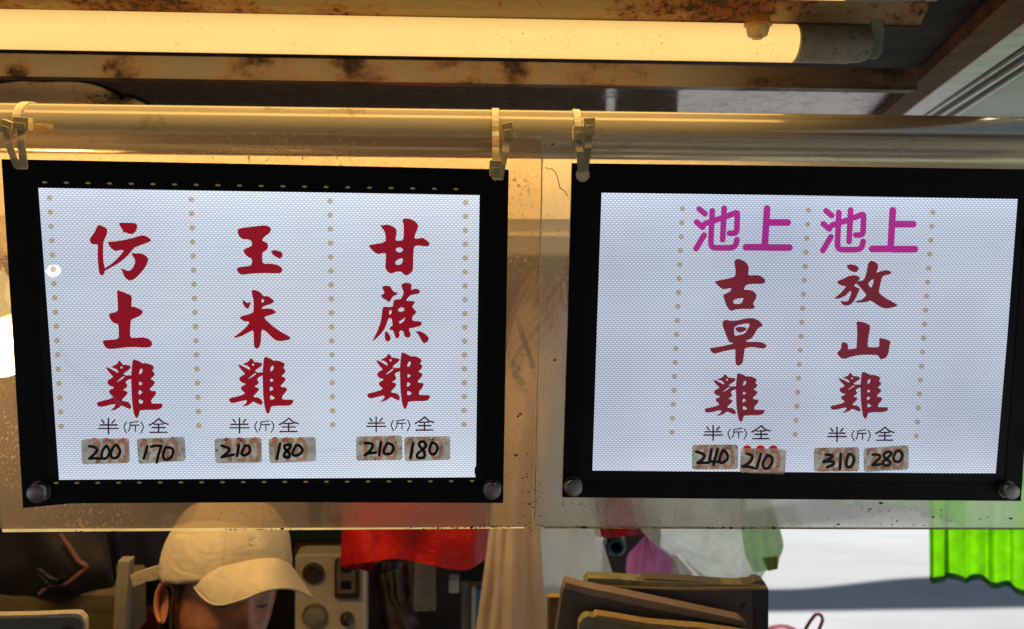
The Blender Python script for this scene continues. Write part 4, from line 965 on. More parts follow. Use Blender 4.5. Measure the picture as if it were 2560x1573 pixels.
tie('slanting cable tie above the left sign right corner, head up on the pipe', [(S((1269, 345, 0.842), (1263, 380, 0.836), (1256, 412, 0.834), (1250, 444, 0.839)), sw)], [(H(1269, 327, 0.842), (0.0135, 0.009, 0.0165), -12)])
tie('cable tie looped over the pipe above the cream washer of the right sign', [(over_pipe(1445, 335, 0.846), sw), (S((1446, 345, 0.842), (1449, 380, 0.836), (1454, 431, 0.838)), sw)], [(H(1447, 333, 0.842), (0.0135, 0.009, 0.0150), 0)])
tie('cable tie slanting from its high head down to the cream washer', [(S((1474, 325, 0.842), (1470, 370, 0.837), (1462, 427, 0.839)), sw)], [(H(1473, 316, 0.842), (0.0130, 0.009, 0.0175), -5)])
tie('cable tie looped over the far left end of the pipe, head turned sideways', [(over_pipe(44, 330, 0.846), sw * 1.15), (S((14, 322, 0.842), (22, 360, 0.836), (34, 395, 0.834), (44, 420, 0.839)), sw * 0.9)], [(H(20, 318, 0.840), (0.0125, 0.009, 0.0135), 20)])
tie('straight cable tie with a yellow head at the far left of the pipe', [(S((53, 310, 0.842), (53, 350, 0.836), (57, 390, 0.834), (60, 418, 0.839)), sw)], [(H(57, 310, 0.842), (0.0165, 0.009, 0.0135), 4)])

# ------------------------------------------------------------------ lit bulb behind the left sign
bp = W(-14, 738, 1.06)
rb = root('light_bulb', bp, 'lit warm bulb glowing through the clear sheet at the far left edge', 'light bulb')
b = MB(); b.lathe(bp, (0, 0, 1), [(-0.040, 0.002), (-0.037, 0.014), (-0.026, 0.026), (-0.008, 0.031), (0.01, 0.027), (0.03, 0.016), (0.036, 0.0135)], 28); b.build('bulb_glass', M['bulb'], rb)
b = MB(); b.lathe(bp + Vector((0, 0, 0.036)), (0, 0, 1), [(0, 0.0145), (0.004, 0.0155), (0.03, 0.0155), (0.034, 0.006)], 24); b.build('bulb_socket', M['darkplastic'], rb)
pl = bpy.data.lights.new('bulb_glow', 'POINT'); pl.energy = 3.2; pl.color = (1.0, 0.64, 0.27); pl.shadow_soft_size = 0.04
po = bpy.data.objects.new('bulb_glow', pl); C.objects.link(po); po.parent = rb; po.location = (0.05, -0.03, -0.06)
b = MB(); b.tube([bp + Vector((0, 0, 0.068)), bp + Vector((0.005, 0.01, 0.2)), bp + Vector((0.0, 0.01, ZC - bp.z))], 0.003, 8); b.build('flex', M['darkplastic'], rb)

# ------------------------------------------------------------------ bags and cloths hanging behind
def sheet_between(A, B, Y, depth, folds, nu=48, nv=30, seed=0.0, back=True, amp=0.006, shape=None, thick=0.01):
    """soft closed surface between two pixel rails: bulged towards the viewer, creased by folds running from rail A to rail B"""
    A = resample(A, nu); Bq = resample(B, nu)
    def P(side):
        def f(u, v):
            i = min(nu - 1, int(round(u * (nu - 1))))
            x = A[i][0] + (Bq[i][0] - A[i][0]) * v; y = A[i][1] + (Bq[i][1] - A[i][1]) * v
            e = max(0.0, 1 - (2 * u - 1) ** 2) ** 0.5
            yy = Y - side * depth * e * (shape(v) if shape else 1.0)
            yy += folds[1] * math.sin(folds[0] * u * 2 * math.pi + 1.7 * seed + 0.8 * math.sin(3 * v + seed)) * (0.35 + 0.65 * v)
            p = W(x, y, Y)
            yy += amp * 2 * mnoise.noise(Vector((p.x * 14 + seed, p.z * 9, seed * 3)))
            p2 = W(x, y, yy)
            return p2 if side > 0 else Vector((p2.x, yy + thick, p2.z))
        return f
    b = MB(); b.grid(P(1), nu, nv)
    if back: b.grid(P(-1), nu, nv)
    return b
# red bags
b = sheet_between([(905, 300), (1000, 297), (1100, 298), (1185, 300)], cat([(850, 1416), (885, 1411), (920, 1406), (955, 1400), (985, 1397), (1020, 1401), (1060, 1409), (1100, 1418), (1140, 1425), (1170, 1425), (1195, 1412), (1216, 1395), (1222, 1380)], 4), 1.50, 0.06, (1.6, 0.010), 60, 40, 2.0, True, 0.02)
rb1 = b.build('red_bag', M['redbag'])
tag(rb1, 'bunch of bright red plastic bags hanging beside the capped person', 'plastic bags')
b = sheet_between([(860, 1340), (900, 1330), (940, 1340)], cat([(858, 1421), (880, 1425), (905, 1425), (925, 1429), (940, 1412), (955, 1402)], 3), 1.515, 0.012, (2, 0.004), 20, 12, 1.0)
fl = b.build('loose_flap', M['redbag2'], rb1)
b = sheet_between([(1408, 296), (1450, 296), (1510, 297)], [(1488, 1340), (1512, 1345), (1540, 1343), (1580, 1340), (1622, 1336)], 1.60, 0.03, (2, 0.01), 40, 40, 5.0)
tag(b.build('red_bag', M['redbag2']), 'dark red plastic bag hanging above the blue hose, mostly behind the right sign', 'plastic bag')
# stack of clear bags hanging from one point in the middle
def taper(v): return 0.25 + 0.75 * v
def bagstack(L, Rr, Y, bulge, fold, n, seed, nu=50, nv=70):
    L = resample(cat(L, 5), nv); Rr = resample(cat(Rr, 5), nv); b = MB()
    def f(u, v, sd=1):
        k = int(round(v * (nv - 1))); x = L[k][0] + (Rr[k][0] - L[k][0]) * u; y = L[k][1] + (Rr[k][1] - L[k][1]) * u
        d = bulge * math.sin(math.pi * u) ** 0.7 * (0.3 + 0.7 * v) + fold * (0.3 + v) * (math.sin(u * n + seed + 0.6 * math.sin(v * 4)) + 0.5 * math.sin(u * n * 2.3 + seed * 2 - v * 2))
        d += 0.006 * mnoise.noise(Vector((u * 5 + seed, v * 9, seed)))
        return W(x, y, Y - d) if sd > 0 else W(x, y, Y + 0.02 + 0.5 * bulge * math.sin(math.pi * u))
    b.grid(f, nu, nv); b.grid(lambda u, v: f(u, v, -1), nu, nv); return b
b = bagstack([(1340, 690), (1300, 760), (1272, 850), (1250, 1000), (1236, 1150), (1222, 1330), (1190, 1573), (1160, 1800)], [(1405, 690), (1412, 760), (1405, 850), (1385, 1000), (1365, 1150), (1352, 1330), (1368, 1573), (1385, 1800)], 1.28, 0.035, 0.006, 13, 0.7)
tag(b.build('clear_bag_stack', M['cream_film']), 'thick bunch of yellowish clear plastic bags hanging behind the gap between signs', 'plastic bags')
b = bagstack([(1385, 690), (1380, 760), (1374, 850), (1366, 1000), (1352, 1150), (1342, 1330), (1340, 1573), (1340, 1800)], [(1430, 690), (1440, 780), (1447, 870), (1460, 1000), (1480, 1180), (1500, 1325), (1540, 1460), (1640, 1800)], 1.34, 0.035, 0.005, 9, 3.3)
tag(b.build('clear_bag_stack', M['white_film']), 'bunch of milky white plastic bags in daylight beside the yellowish ones', 'plastic bags')
rk = root('bag_strap', W(1385, 690, 1.26), 'dark strap knotted round the tops of the hanging clear bags, tail crossing the gap', 'strap')
b = MB(); b.ribbon([W(x, y, 1.215) for x, y in cat([(1425, 700), (1405, 740), (1375, 785), (1345, 820), (1315, 855), (1290, 890), (1277, 925)], 5)], 0.009, 0.002, (0.8, 0, 0.6)); b.build('webbing', M['strap'], rk)
b = MB(); b.tube([W(x, y, 1.21) for x, y in cat([(1300, 810), (1308, 850), (1322, 880), (1330, 920)], 5)], 0.004, 8); b.tube([W(x, y, 1.21) for x, y in cat([(1283, 930), (1300, 950), (1308, 962)], 5)], 0.005, 8); b.build('loop', M['strap'], rk)
b = MB(); b.lathe(W(1308, 917, 1.68), (0.3, -1, 0.2), [(-0.012, 0.006), (-0.006, 0.012), (0.004, 0.0125), (0.010, 0.009), (0.012, 0.002)], 20); b.build('toggle', M['strap'], rk)
b = MB()
for k in range(26):
    a = random.uniform(-0.9, 0.9); x0, y0 = 1380 + random.uniform(-30, 40), 690 + random.uniform(-25, 30)
    b.tube([W(x0, y0, 1.25), W(x0 + a * 40, y0 + 30 + random.random() * 20, 1.235), W(x0 + a * 75, y0 + 50 + random.random() * 70, 1.24)], 0.0016, 5)
tag(b.build('red_raffia_tie', M['redbag2']), 'frayed red string tied round the neck of the hanging clear bags', 'string')
# blue hose, purple bag, white sack, green clear bag
b = MB(); hc = W(1540, 1366, 1.9)
b.lathe(hc, (0.1, 1, 0.05), [(0.0, 0.015), (-0.006, 0.017), (-0.008, 0.021), (-0.004, 0.026), (0.02, 0.027), (0.3, 0.027)], 28, True, False)
b.lathe(hc, (0.1, 1, 0.05), [(0.05, 0.016), (0.051, 0.0005)], 28, True, False)
b.lathe(hc, (0.1, 1, 0.05), [(0.0, 0.0152), (0.05, 0.0152)], 28, True, False)
tag(b.build('hose_end', M['bluepipe']), 'open end of a dark blue hose between the red and magenta bags', 'hose')
b = sheet_between([(1604, 1345), (1615, 1341), (1632, 1343)], cat([(1566, 1490), (1568, 1500), (1620, 1500), (1674, 1500), (1690, 1440)], 4), 1.62, 0.03, (2.0, 0.008), 40, 26, 4.0)
b2 = MB()
def purp(u, v):
    l = cat([(1612, 1338), (1588, 1368), (1568, 1392), (1566, 1450), (1580, 1500)], 6); r = cat([(1626, 1338), (1652, 1366), (1680, 1396), (1676, 1450), (1668, 1500)], 6)
    k = int(round(v * (len(l) - 1))); x = l[k][0] + (r[k][0] - l[k][0]) * u; y = l[k][1] + (r[k][1] - l[k][1]) * u
    return W(x, y, 1.62 - 0.035 * math.sin(math.pi * u) + 0.006 * math.sin(u * 17))
b2.grid(purp, 30, 25)
tag(b2.build('magenta_bag', M['purple']), 'shiny magenta plastic bag standing between the hose and the white sack', 'plastic bag')
def panel_lr(L, Rr, Y, bulge, fold, amp, seed, nu=40, nv=30):
    L = resample(L, nv); Rr = resample(Rr, nv); b = MB()
    def f(u, v):
        k = int(round(v * (nv - 1))); x = L[k][0] + (Rr[k][0] - L[k][0]) * u; y = L[k][1] + (Rr[k][1] - L[k][1]) * u
        p = W(x, y, Y)
        d = bulge * math.sin(math.pi * u) + fold * math.sin(u * 19 + 2 * v + seed) + amp * mnoise.noise(Vector((p.x * 18 + seed, seed, p.z * 18)))
        return W(x, y, Y - d)
    b.grid(f, nu, nv); return b
b = panel_lr([(1672, 1388), (1673, 1420), (1668, 1470), (1672, 1560)], [(1700, 1388), (1740, 1420), (1800, 1460), (1860, 1560)], 1.70, 0.03, 0.003, 0.01, 1.0)
tag(b.build('white_sack', M['white_cloth']), 'white sack partly hidden by the clear greenish bag and the cardboard', 'sack')
b = panel_lr(cat([(1725, 700), (1690, 800), (1590, 1060), (1575, 1200), (1590, 1300), (1606, 1330), (1650, 1372), (1700, 1412), (1765, 1456), (1840, 1500)], 5), cat([(1760, 700), (1790, 800), (1880, 1060), (1915, 1200), (1935, 1270), (1948, 1320), (1960, 1362), (1945, 1400), (1915, 1425), (1880, 1500)], 5), 1.46, 0.05, 0.005, 0.02, 7.0, 60, 50)
gb = b.build('clear_bag', M['clear_film']); tag(gb, 'crumpled clear bag with a greenish tint hanging against the bright street', 'plastic bag')
b = panel_lr(cat([(1850, 1200), (1852, 1300), (1862, 1380), (1878, 1420), (1885, 1432)], 5), cat([(1905, 1200), (1944, 1300), (1957, 1362), (1950, 1392), (1944, 1423)], 5), 1.40, 0.012, 0.004, 0.012, 3.0, 30, 30)
b.build('green_fold', M['green_film'], gb)
b = panel_lr([(1905, 1395), (1912, 1410), (1920, 1428)], [(1945, 1390), (1946, 1405), (1944, 1423)], 1.392, 0.004, 0.003, 0.004, 2.0, 14, 8)
b.build('torn_corner', M['card_olive'], gb)
# lime cloth, pleated, with dark hem
gc = root('green_cloth', W(2450, 1500, 1.9), 'pleated lime green cloth with a dark hem glowing against the street at right', 'cloth')
def gp(u, v, y_off=0.0):
    xs = 2318 + u * 470; ytop = 470; n = 10.0
    ph_ = n * 2 * math.pi * u + 1.6 * math.sin(u * 9.0) + 1.3 * math.sin(u * 17 + 1) + 2.2 * mnoise.noise(Vector((u * 6, 0.3, 1.7)))
    ybot = 1452 + 8 * u + 150 * max(0, u - 0.22) ** 1.35 + 7 * math.sin(u * 40)
    x = xs + (6 + 5 * math.sin(u * 13)) * math.sin(ph_ + 1.2) * v - 4 * (1 - v)
    y = ytop + (ybot - ytop) * v
    return (x, y, 2.05 + 0.012 * math.sin(ph_) + 0.008 * math.sin(u * 23 + 1) + 0.02 * u, ybot)
b = MB(); b.grid(lambda u, v: W(*gp(u, v * 0.986)[:3]), 130, 30); b.build('cloth', M['greencloth'], gc)
b = MB(); b.grid(lambda u, v: W(*gp(u, 0.984 + v * 0.016)[:3]), 130, 3); b.build('hem', M['greenhem'], gc)

# ------------------------------------------------------------------ the person in the cream cap
YH = 1.22
HC = W(568, 1408, YH)
yaw, pit = R(37), R(-17)
Fv = Vector((math.sin(yaw), -math.cos(yaw), 0)); Sv = Vector((math.cos(yaw), math.sin(yaw), 0)); Uv = Vector((0, 0, 1))
F2 = Fv * math.cos(pit) - Uv * math.sin(pit); U2 = Uv * math.cos(pit) + Fv * math.sin(pit)
ROLL = Matrix.Rotation(R(15), 3, 'Y')
F2, Sv_, U2 = ROLL @ F2, ROLL @ Sv, ROLL @ U2
def HD(f, s, u): return HC + F2 * f + Sv_ * s + U2 * u
pr_ = root('person', Vector((HC.x - 0.05, HC.y + 0.12, 0.0)), 'person in a cream baseball cap looking down behind the left sign', 'person')
lv = [(.100,.012,-.012,.012),(.094,.04,-.045,.036),(.075,.070,-.080,.060),(.04,.090,-.104,.076),(.0,.098,-.112,.082),(-.03,.098,-.110,.081),(-.055,.093,-.105,.079),(-.085,.090,-.095,.075),(-.115,.088,-.078,.066),(-.145,.083,-.055,.052),(-.165,.066,-.048,.044),(-.178,.030,-.052,.046),(-.20,.012,-.062,.050)]
def lerp_lv(u):
    for a, c in zip(lv, lv[1:]):
        if a[0] >= u >= c[0]:
            t = (a[0] - u) / (a[0] - c[0]); t = t * t * (3 - 2 * t) if False else t
            return [p + (q - p) * t for p, q in zip(a[1:], c[1:])]
    return list(lv[-1][1:])
def ga(x, s): return math.exp(-(x / s) ** 2)
def face(th, u):
    ff, fb, ss = lerp_lv(u)
    c, s = math.cos(th), math.sin(th)
    f = (ff if c > 0 else -fb) * (abs(c) ** 0.85) * (1 if c > 0 else -1); sd = ss * (abs(s) ** 0.9) * (1 if s > 0 else -1)
    if c > 0:
        nw = 0.008 + 0.008 * max(0, min(1, (-u - 0.05) / 0.055))
        nh = 0.026 * max(0, min(1, (-u - 0.035) / 0.066)) if u > -0.104 else 0.026 * max(0, 1 - (-u - 0.104) / 0.011)
        f += nh * ga(sd, nw)
        for sg in (-1, 1):
            f += 0.006 * ga(sd - sg * 0.013, 0.007) * ga(u + 0.100, 0.008)          # nostril wings
            f -= 0.011 * ga(sd - sg * 0.031, 0.017) * ga(u + 0.055, 0.014)          # sockets
            f += 0.0075 * ga(sd - sg * 0.032, 0.0125) * ga(u + 0.057, 0.0085)       # lids
            f -= 0.0022 * ga(sd - sg * 0.032, 0.0135) * ga(u + 0.0635, 0.0022)      # lid crease
            f += 0.005 * ga(sd - sg * 0.03, 0.022) * ga(u + 0.036, 0.008)           # brow
            f += 0.007 * ga(sd - sg * 0.042, 0.02) * ga(u + 0.088, 0.02)            # cheek
        f += 0.006 * ga(sd, 0.02) * ga(u + 0.124, 0.005) + 0.006 * ga(sd, 0.018) * ga(u + 0.136, 0.006) - 0.003 * ga(sd, 0.024) * ga(u + 0.130, 0.0018)
        f += 0.007 * ga(sd, 0.018) * ga(u + 0.158, 0.012)
    return HD(f, sd, u + 0.012 * max(0, min(1, -u / 0.03)) * max(0, c))
b = MB(); NV = 150; NU = 120
rows = [0.100 - (0.100 + 0.200) * j / (NV - 1) for j in range(NV)]
vs = [face(2 * math.pi * k / NU, u) for u in rows for k in range(NU)]
# neck, shoulders and trunk carry on from the last head ring
nb = HD(-0.025, 0, -0.2)
bodyr = [(-0.05, -0.035, 0.056, 0.052), (-0.10, -0.055, 0.066, 0.060), (-0.13, -0.07, 0.11, 0.075), (-0.155, -0.08, 0.170, 0.092), (-0.20, -0.085, 0.192, 0.105), (-0.32, -0.08, 0.180, 0.115), (-0.45, -0.075, 0.160, 0.105), (-0.56, -0.07, 0.172, 0.112)]
for dz, df, rs, rf in bodyr:
    cc = nb + Uv * (dz + 0.03) + Fv * df
    for k in range(NU):
        th = 2 * math.pi * k / NU; vs.append(cc + Fv * (rf * math.cos(th)) + Sv * (rs * math.sin(th)))
nr = len(rows) + len(bodyr)
fs = [(j * NU + k, j * NU + (k + 1) % NU, (j + 1) * NU + (k + 1) % NU, (j + 1) * NU + k) for j in range(nr - 1) for k in range(NU)]
fs += [tuple(range(NU)), tuple((nr - 1) * NU + k for k in range(NU))]
b.add(vs, fs, True)
# ears, arms and thighs grow out of the same mesh
for sg in (-1, 1):
    pts = [HD(-0.020 - 0.028 * math.cos(a) * 1.0 + 0.012, sg * (0.084 + 0.014 * (0.5 + 0.5 * math.cos(a))), -0.058 + 0.034 * math.sin(a)) for a in [R(-70 + 230 * i / 14) for i in range(15)]]
    b.tube(pts, [0.0034 + 0.0016 * math.sin(i / 14 * math.pi) for i in range(15)], 8)
    def ear(u, v, sg=sg):
        a = 2 * math.pi * u; r = v
        return HD(-0.012 - 0.025 * r * math.cos(a) - 0.004, sg * (0.082 + 0.011 * r * r), -0.058 + 0.030 * r * math.sin(a) - 0.003)
    b.grid(ear, 20, 5)
    sh = nb + Uv * -0.15 + Fv * -0.08 + Sv * (sg * 0.16)
    el = sh + Uv * -0.25 + Sv * (sg * 0.07) + Fv * 0.05; wr = el + Fv * 0.20 + Uv * -0.02 + Sv * (-sg * 0.10)
    b.tube([sh, sh + (el - sh) * 0.5, el, el + (wr - el) * 0.5, wr, wr + (wr - el).normalized() * 0.05, wr + (wr - el).normalized() * 0.09], [0.052, 0.045, 0.038, 0.034, 0.026, 0.036, 0.02], 16)
    hp = nb + Uv * -0.53 + Fv * -0.06 + Sv * (sg * 0.09); kn = hp + Fv * 0.36 + Uv * 0.0; an = kn + Uv * (-(kn.z - 0.08)) + Fv * -0.03
    b.tube([hp, (hp + kn) / 2, kn, (kn + an) / 2, an], [0.085, 0.075, 0.058, 0.05, 0.036], 16)
    b.tube([an, an + Fv * 0.08 - Uv * 0.03, an + Fv * 0.17 - Uv * 0.045], [0.04, 0.04, 0.025], 12)
b.build('body', M['skin'], pr_)
# closed eyes: lash lines; brows; lips
b = MB()
for sg in (-1, 1):
    b.tube([face(math.atan2(sd / 0.079, 0.9), -0.0635 + (0.009 if sg < 0 else 0) - 0.0025 * math.cos((sd - sg * 0.032) / 0.014 * 1.4)) + F2 * 0.0006 for sd in [sg * 0.032 + 0.014 * q / 6 for q in range(-6, 7)]], [0.0009 + 0.0007 * (1 - abs(q) / 6) for q in range(-6, 7)], 6)
b.build('eyelashes', M['hair'], pr_)
# shirt
b = MB()
vs = []
shr = [(-0.085, -0.058, 0.078, 0.070), (-0.12, -0.068, 0.115, 0.084), (-0.15, -0.08, 0.182, 0.102), (-0.20, -0.085, 0.202, 0.115), (-0.32, -0.08, 0.190, 0.125), (-0.45, -0.075, 0.172, 0.118), (-0.57, -0.07, 0.182, 0.122)]
for dz, df, rs, rf in shr:
    cc = nb + Uv * (dz + 0.03) + Fv * df
    for k in range(48):
        th = 2 * math.pi * k / 48; vs.append(cc + Fv * (rf * math.cos(th)) + Sv * (rs * math.sin(th)))
b.add(vs, [(j * 48 + k, j * 48 + (k + 1) % 48, (j + 1) * 48 + (k + 1) % 48, (j + 1) * 48 + k) for j in range(len(shr) - 1) for k in range(48)], True)
for sg in (-1, 1):
    sh = nb + Uv * -0.145 + Fv * -0.08 + Sv * (sg * 0.15); el = sh + Uv * -0.25 + Sv * (sg * 0.07) + Fv * 0.05
    b.tube([sh, sh + (el - sh) * 0.3, sh + (el - sh) * 0.62], [0.064, 0.062, 0.056], 18, False)
b.build('shirt', M['shirt'], pr_)
# hair: sideburn lock in front of the ear, hair behind it and at the nape
b = MB()
rnd = random.Random(3)
for k in range(40):
    t = rnd.random()
    f0 = 0.030 - 0.055 * t; o = rnd.uniform(0, 0.004)
    b.tube([HD(f0, -0.083 - o, 0.01), HD(f0 + 0.004, -0.086 - o, -0.018), HD(f0 * 0.6 + 0.012, -0.084 - o, -0.036 - 0.012 * rnd.random())], [0.0022, 0.002, 0.0008], 5)
for k in range(16):
    o = rnd.uniform(-0.004, 0.004)
    b.tube([HD(0.016 + o, -0.086, -0.02), HD(0.012 + o, -0.090, -0.055), HD(0.014 + o, -0.086, -0.10), HD(0.02 + o * 2, -0.078, -0.15), HD(0.028 + o * 2, -0.07, -0.19)], [0.0015, 0.002, 0.0018, 0.0014, 0.0006], 5)
for k in range(110):
    t = rnd.random(); th = R(118 + 130 * t); o = rnd.uniform(0, 0.010)
    f0, s0 = math.cos(th) * 0.112, -math.sin(th) * 0.086
    L = rnd.uniform(0.16, 0.26)
    b.tube([HD(f0 * (1 + o), s0 * (1 + o), 0.0), HD(f0 * 1.05 - o, s0 * 1.04, -0.05), HD(f0 * 0.98 - o, s0 * 0.98 - 0.004, -0.05 - L * 0.5), HD(f0 * 0.85 - o * 2, s0 * 0.9, -0.05 - L)], [0.003, 0.0035, 0.003, 0.001], 5)
b.build('hair', M['hair'], pr_)
# cap: crown, brim, strap, button, stitched animal
def crown(u, v):
    th = 2 * math.pi * u; ph = v * math.pi / 2
    c, s = math.cos(th), math.sin(th)
    rr_ = math.cos(ph) ** 0.62; hh = math.sin(ph) ** 1.0
    f = (0.122 if c > 0 else 0.126) * c * rr_; sd = 0.103 * s * rr_
    dip = 0.030 * ga(((th - math.pi + math.pi) % (2 * math.pi)) - math.pi, 0.01)
    u0 = -0.018 + 0.024 * max(0, c) - 0.004 * abs(s); hh = hh + 0.02 * mnoise.noise(Vector((c * 3, s * 3, 5 * v))) * (1 - v)
    z = u0 + (0.108 - u0) * hh
    w = 0.0016 * math.sin(6 * th) * rr_ * (1 if v > 0.1 else 0) + 0.0025 * mnoise.noise(Vector((f * 22, sd * 22, z * 22)))
    return HD(f * (1 + w / 0.12), sd * (1 + w / 0.1), z)
cb = MB(); cb.grid(crown, 96, 26, True, True)
capo = cb.build('cap', M['cap'], pr_)
m_ = capo.modifiers.new('thick', 'SOLIDIFY'); m_.thickness = 0.0018; m_.offset = 0
BI = cat([(466, 1431, -.075), (500, 1427, -.092), (545, 1419, -.104), (600, 1406, -.112), (650, 1397, -.110), (690, 1396, -.096), (715, 1404, -.072), (729, 1416, -.045)], 6)
BO = cat([(468, 1433, -.080), (498, 1484, -.118), (540, 1512, -.150), (600, 1501, -.176), (660, 1477, -.176), (715, 1470, -.152), (752, 1479, -.108), (784, 1497, -.062)], 6)
def brim(u, v):
    q = u * (len(BI) - 1); k = min(len(BI) - 2, int(q)); f = q - k
    a = [x + (y - x) * f for x, y in zip(BI[k], BI[k + 1])]; c = [x + (y - x) * f for x, y in zip(BO[k], BO[k + 1])]
    A_, B_ = W(a[0], a[1], YH + a[2]), W(c[0], c[1], YH + c[2])
    return A_ + (B_ - A_) * v + Vector((0, -0.004, 0.006)) * math.sin(math.pi * v) * math.sin(math.pi * u)
b = MB(); b.grid(brim, 60, 18); o = b.build('brim', M['cap'], capo)
m_ = o.modifiers.new('thick', 'SOLIDIFY'); m_.thickness = 0.002; m_.offset = 0
b = MB(); b.tube([brim(i / 40, 1.0) for i in range(41)], 0.0021, 8); b.build('brim_piping', M['cap'], capo)
b = MB(); b.tube([brim(i / 40, 0.0) + U2 * 0.001 for i in range(41)], 0.0010, 6); b.build('seam', M['hair'] if False else M['card_edge'], capo)
b = MB()
for k_ in range(6):
    u_ = (k_ + 0.5) / 6
    b.tube([crown(u_, v_ / 24) + (crown(u_, v_ / 24) - HC).normalized() * 0.0008 for v_ in range(24)], 0.0008, 5)
b.build('panel_seam', M['cap'], capo)
ys = YH + 0.01
b = MB(); b.slab([(409, 1410), (409, 1446), (366, 1455), (332, 1469), (325, 1439), (362, 1424)], ys, 0.003); b.build('back_strap', M['cap'], capo, bevel=0.0008)
b = MB(); b.lathe(HD(0, 0, 0.1075), U2, [(0, 0.007), (0.003, 0.006), (0.005, 0.002)], 16); b.build('button', M['cap'], capo)
# little stitched four-legged animal on the crown's front panel
b = MB()
def stitch(pts, w=0.0007):
    P = []
    for x, y in pts:
        p = None; d = ray(x, y).normalized()
        # project the pixel onto the crown by marching
        for q in range(400):
            t = 1.02 + q * 0.0008; w0 = CAM + d * t
            r_ = w0 - HC; f, s_, u_ = r_.dot(F2), r_.dot(Sv_), r_.dot(U2)
            z = min(1, max(0, (u_ + 0.01) / 0.118)); rad = math.cos(math.asin(z)) ** 0.62
            if u_ < 0.108 and (f / 0.1255) ** 2 + (s_ / 0.1065) ** 2 < rad ** 2: p = w0 - d * 0.0008; break
        P.append(p if p else W(x, y, YH - 0.1))
    b.tube(P, w, 5)
for y in range(1334, 1345, 2): stitch([(620, y), (638, y - 1), (652, y - 3)])
stitch([(652, 1336), (654, 1329)]); stitch([(646, 1343), (643, 1351), (648, 1360), (653, 1366)]); stitch([(640, 1344), (642, 1352)])
stitch([(622, 1344), (619, 1352), (624, 1360), (633, 1363)]); stitch([(625, 1345), (628, 1350)])
b.build('stitched_animal', M['thread'], capo)

# ------------------------------------------------------------------ counter and what stands on or behind it
b = MB(); b.box((-1.6, 0.93, 0.83), (0.75, 1.12, 0.86)); b.box((-1.55, 0.95, 0), (0.7, 1.08, 0.8295))
tag(b.build('counter', M['counter'], bevel=0.002), 'steel stall counter below the signs', 'counter')
# cardboard flats leaning in a stack at lower right
def card(name, quad, Y, t, mat, label, edge=None, edgemat=None, extra=None):
    zb = 0.86
    b = MB(); pts = [W(x, y, Y) for x, y in quad]
    # carry the flat straight down to the counter
    lo = pts[-2:] if len(pts) > 3 else pts
    b.prism(pts, (0, t, 0.0))
    o = b.build(name, mat, bevel=0.0006)
    tag(o, label, 'cardboard', 'cardboard flats stacked on the counter')
    if edge:
        bb = MB(); bb.prism([W(x, y, Y - 0.0012) for x, y in edge], (0, t, 0)); bb.build('torn_edge', edgemat, o, bevel=0.0005)
    if extra:
        for nm, q, mt, off in extra:
            bb = MB(); bb.prism([W(x, y, Y - off) for x, y in q], (0, 0.0016, 0)); bb.build(nm, mt, o)
    return o
jag = [(1900, 1455), (1893, 1452), (1886, 1456), (1880, 1460), (1868, 1458), (1850, 1462)]
card('cardboard_flat', [(1463, 1470), (1463, 1455), (1470, 1446), (1500, 1445), (1560, 1449), (1604, 1452), (1614, 1446), (1680, 1449), (1760, 1456), (1850, 1462), (1868, 1458), (1880, 1458), (1890, 1451), (1900, 1451), (1912, 1456), (1920, 1470), (1921, 1700), (1463, 1700)], 1.060, 0.02, M['card'],
     'largest cardboard flat at the back of the stack with a black end on its right', 
     [(1462, 1466), (1463, 1455), (1472, 1445.5), (1520, 1446), (1600, 1452), (1700, 1457), (1840, 1461), (1890, 1462), (1918, 1466), (1920, 1473), (1840, 1475), (1740, 1476), (1600, 1472), (1480, 1470)], M['card_olive'],
     [('inner_edge', [(1462, 1461), (1560, 1467), (1700, 1471), (1840, 1469), (1918, 1468), (1921, 1474), (1840, 1475), (1740, 1477), (1600, 1473), (1464, 1468)], M['card_edge'], 0.0026),
      ('black_end', [(1885, 1474), (1921, 1474), (1921, 1700), (1885, 1700)], M['ink'], 0.0016), ('scuff', [(1852, 1512), (1862, 1506), (1866, 1515), (1858, 1521), (1846, 1522)], M['ink'], 0.0008)])
card('cardboard_flat', [(1409, 1470), (1414, 1457), (1440, 1463), (1470, 1473), (1700, 1522), (1855, 1550), (1868, 1560), (1872, 1700), (1370, 1700), (1392, 1573), (1404, 1492)], 1.030, 0.02, M['card'],
     'wide grey brown cardboard flat with a pinkish strip slanting along its top',
     [(1408, 1472), (1414, 1456), (1452, 1466), (1620, 1500), (1760, 1530), (1850, 1549), (1864, 1558), (1868, 1568), (1780, 1553), (1620, 1520), (1470, 1488), (1420, 1474)], M['card_strip'])
card('cardboard_flat', [(1368, 1495), (1378, 1496), (1404, 1495), (1404, 1700), (1366, 1700), (1368, 1560)], 1.075, 0.012, M['card_warm'],
     'brown corrugated cardboard flat standing upright at the left end of the stack', [(1368, 1493), (1404, 1493), (1404, 1497), (1376, 1497), (1374, 1600), (1368, 1600)], M['card_edge'])
card('cardboard_flat', [(1448, 1560), (1458, 1545), (1470, 1541), (1600, 1556), (1700, 1566), (1900, 1600), (1900, 1700), (1440, 1700)], 1.005, 0.015, M['card_olive'],
     'torn olive cardboard flat lying in front at the foot of the stack', [(1486, 1542), (1492, 1537), (1530, 1543), (1620, 1558), (1760, 1570), (1900, 1590), (1900, 1598), (1700, 1578), (1560, 1562), (1500, 1549)], M['card_edge'])
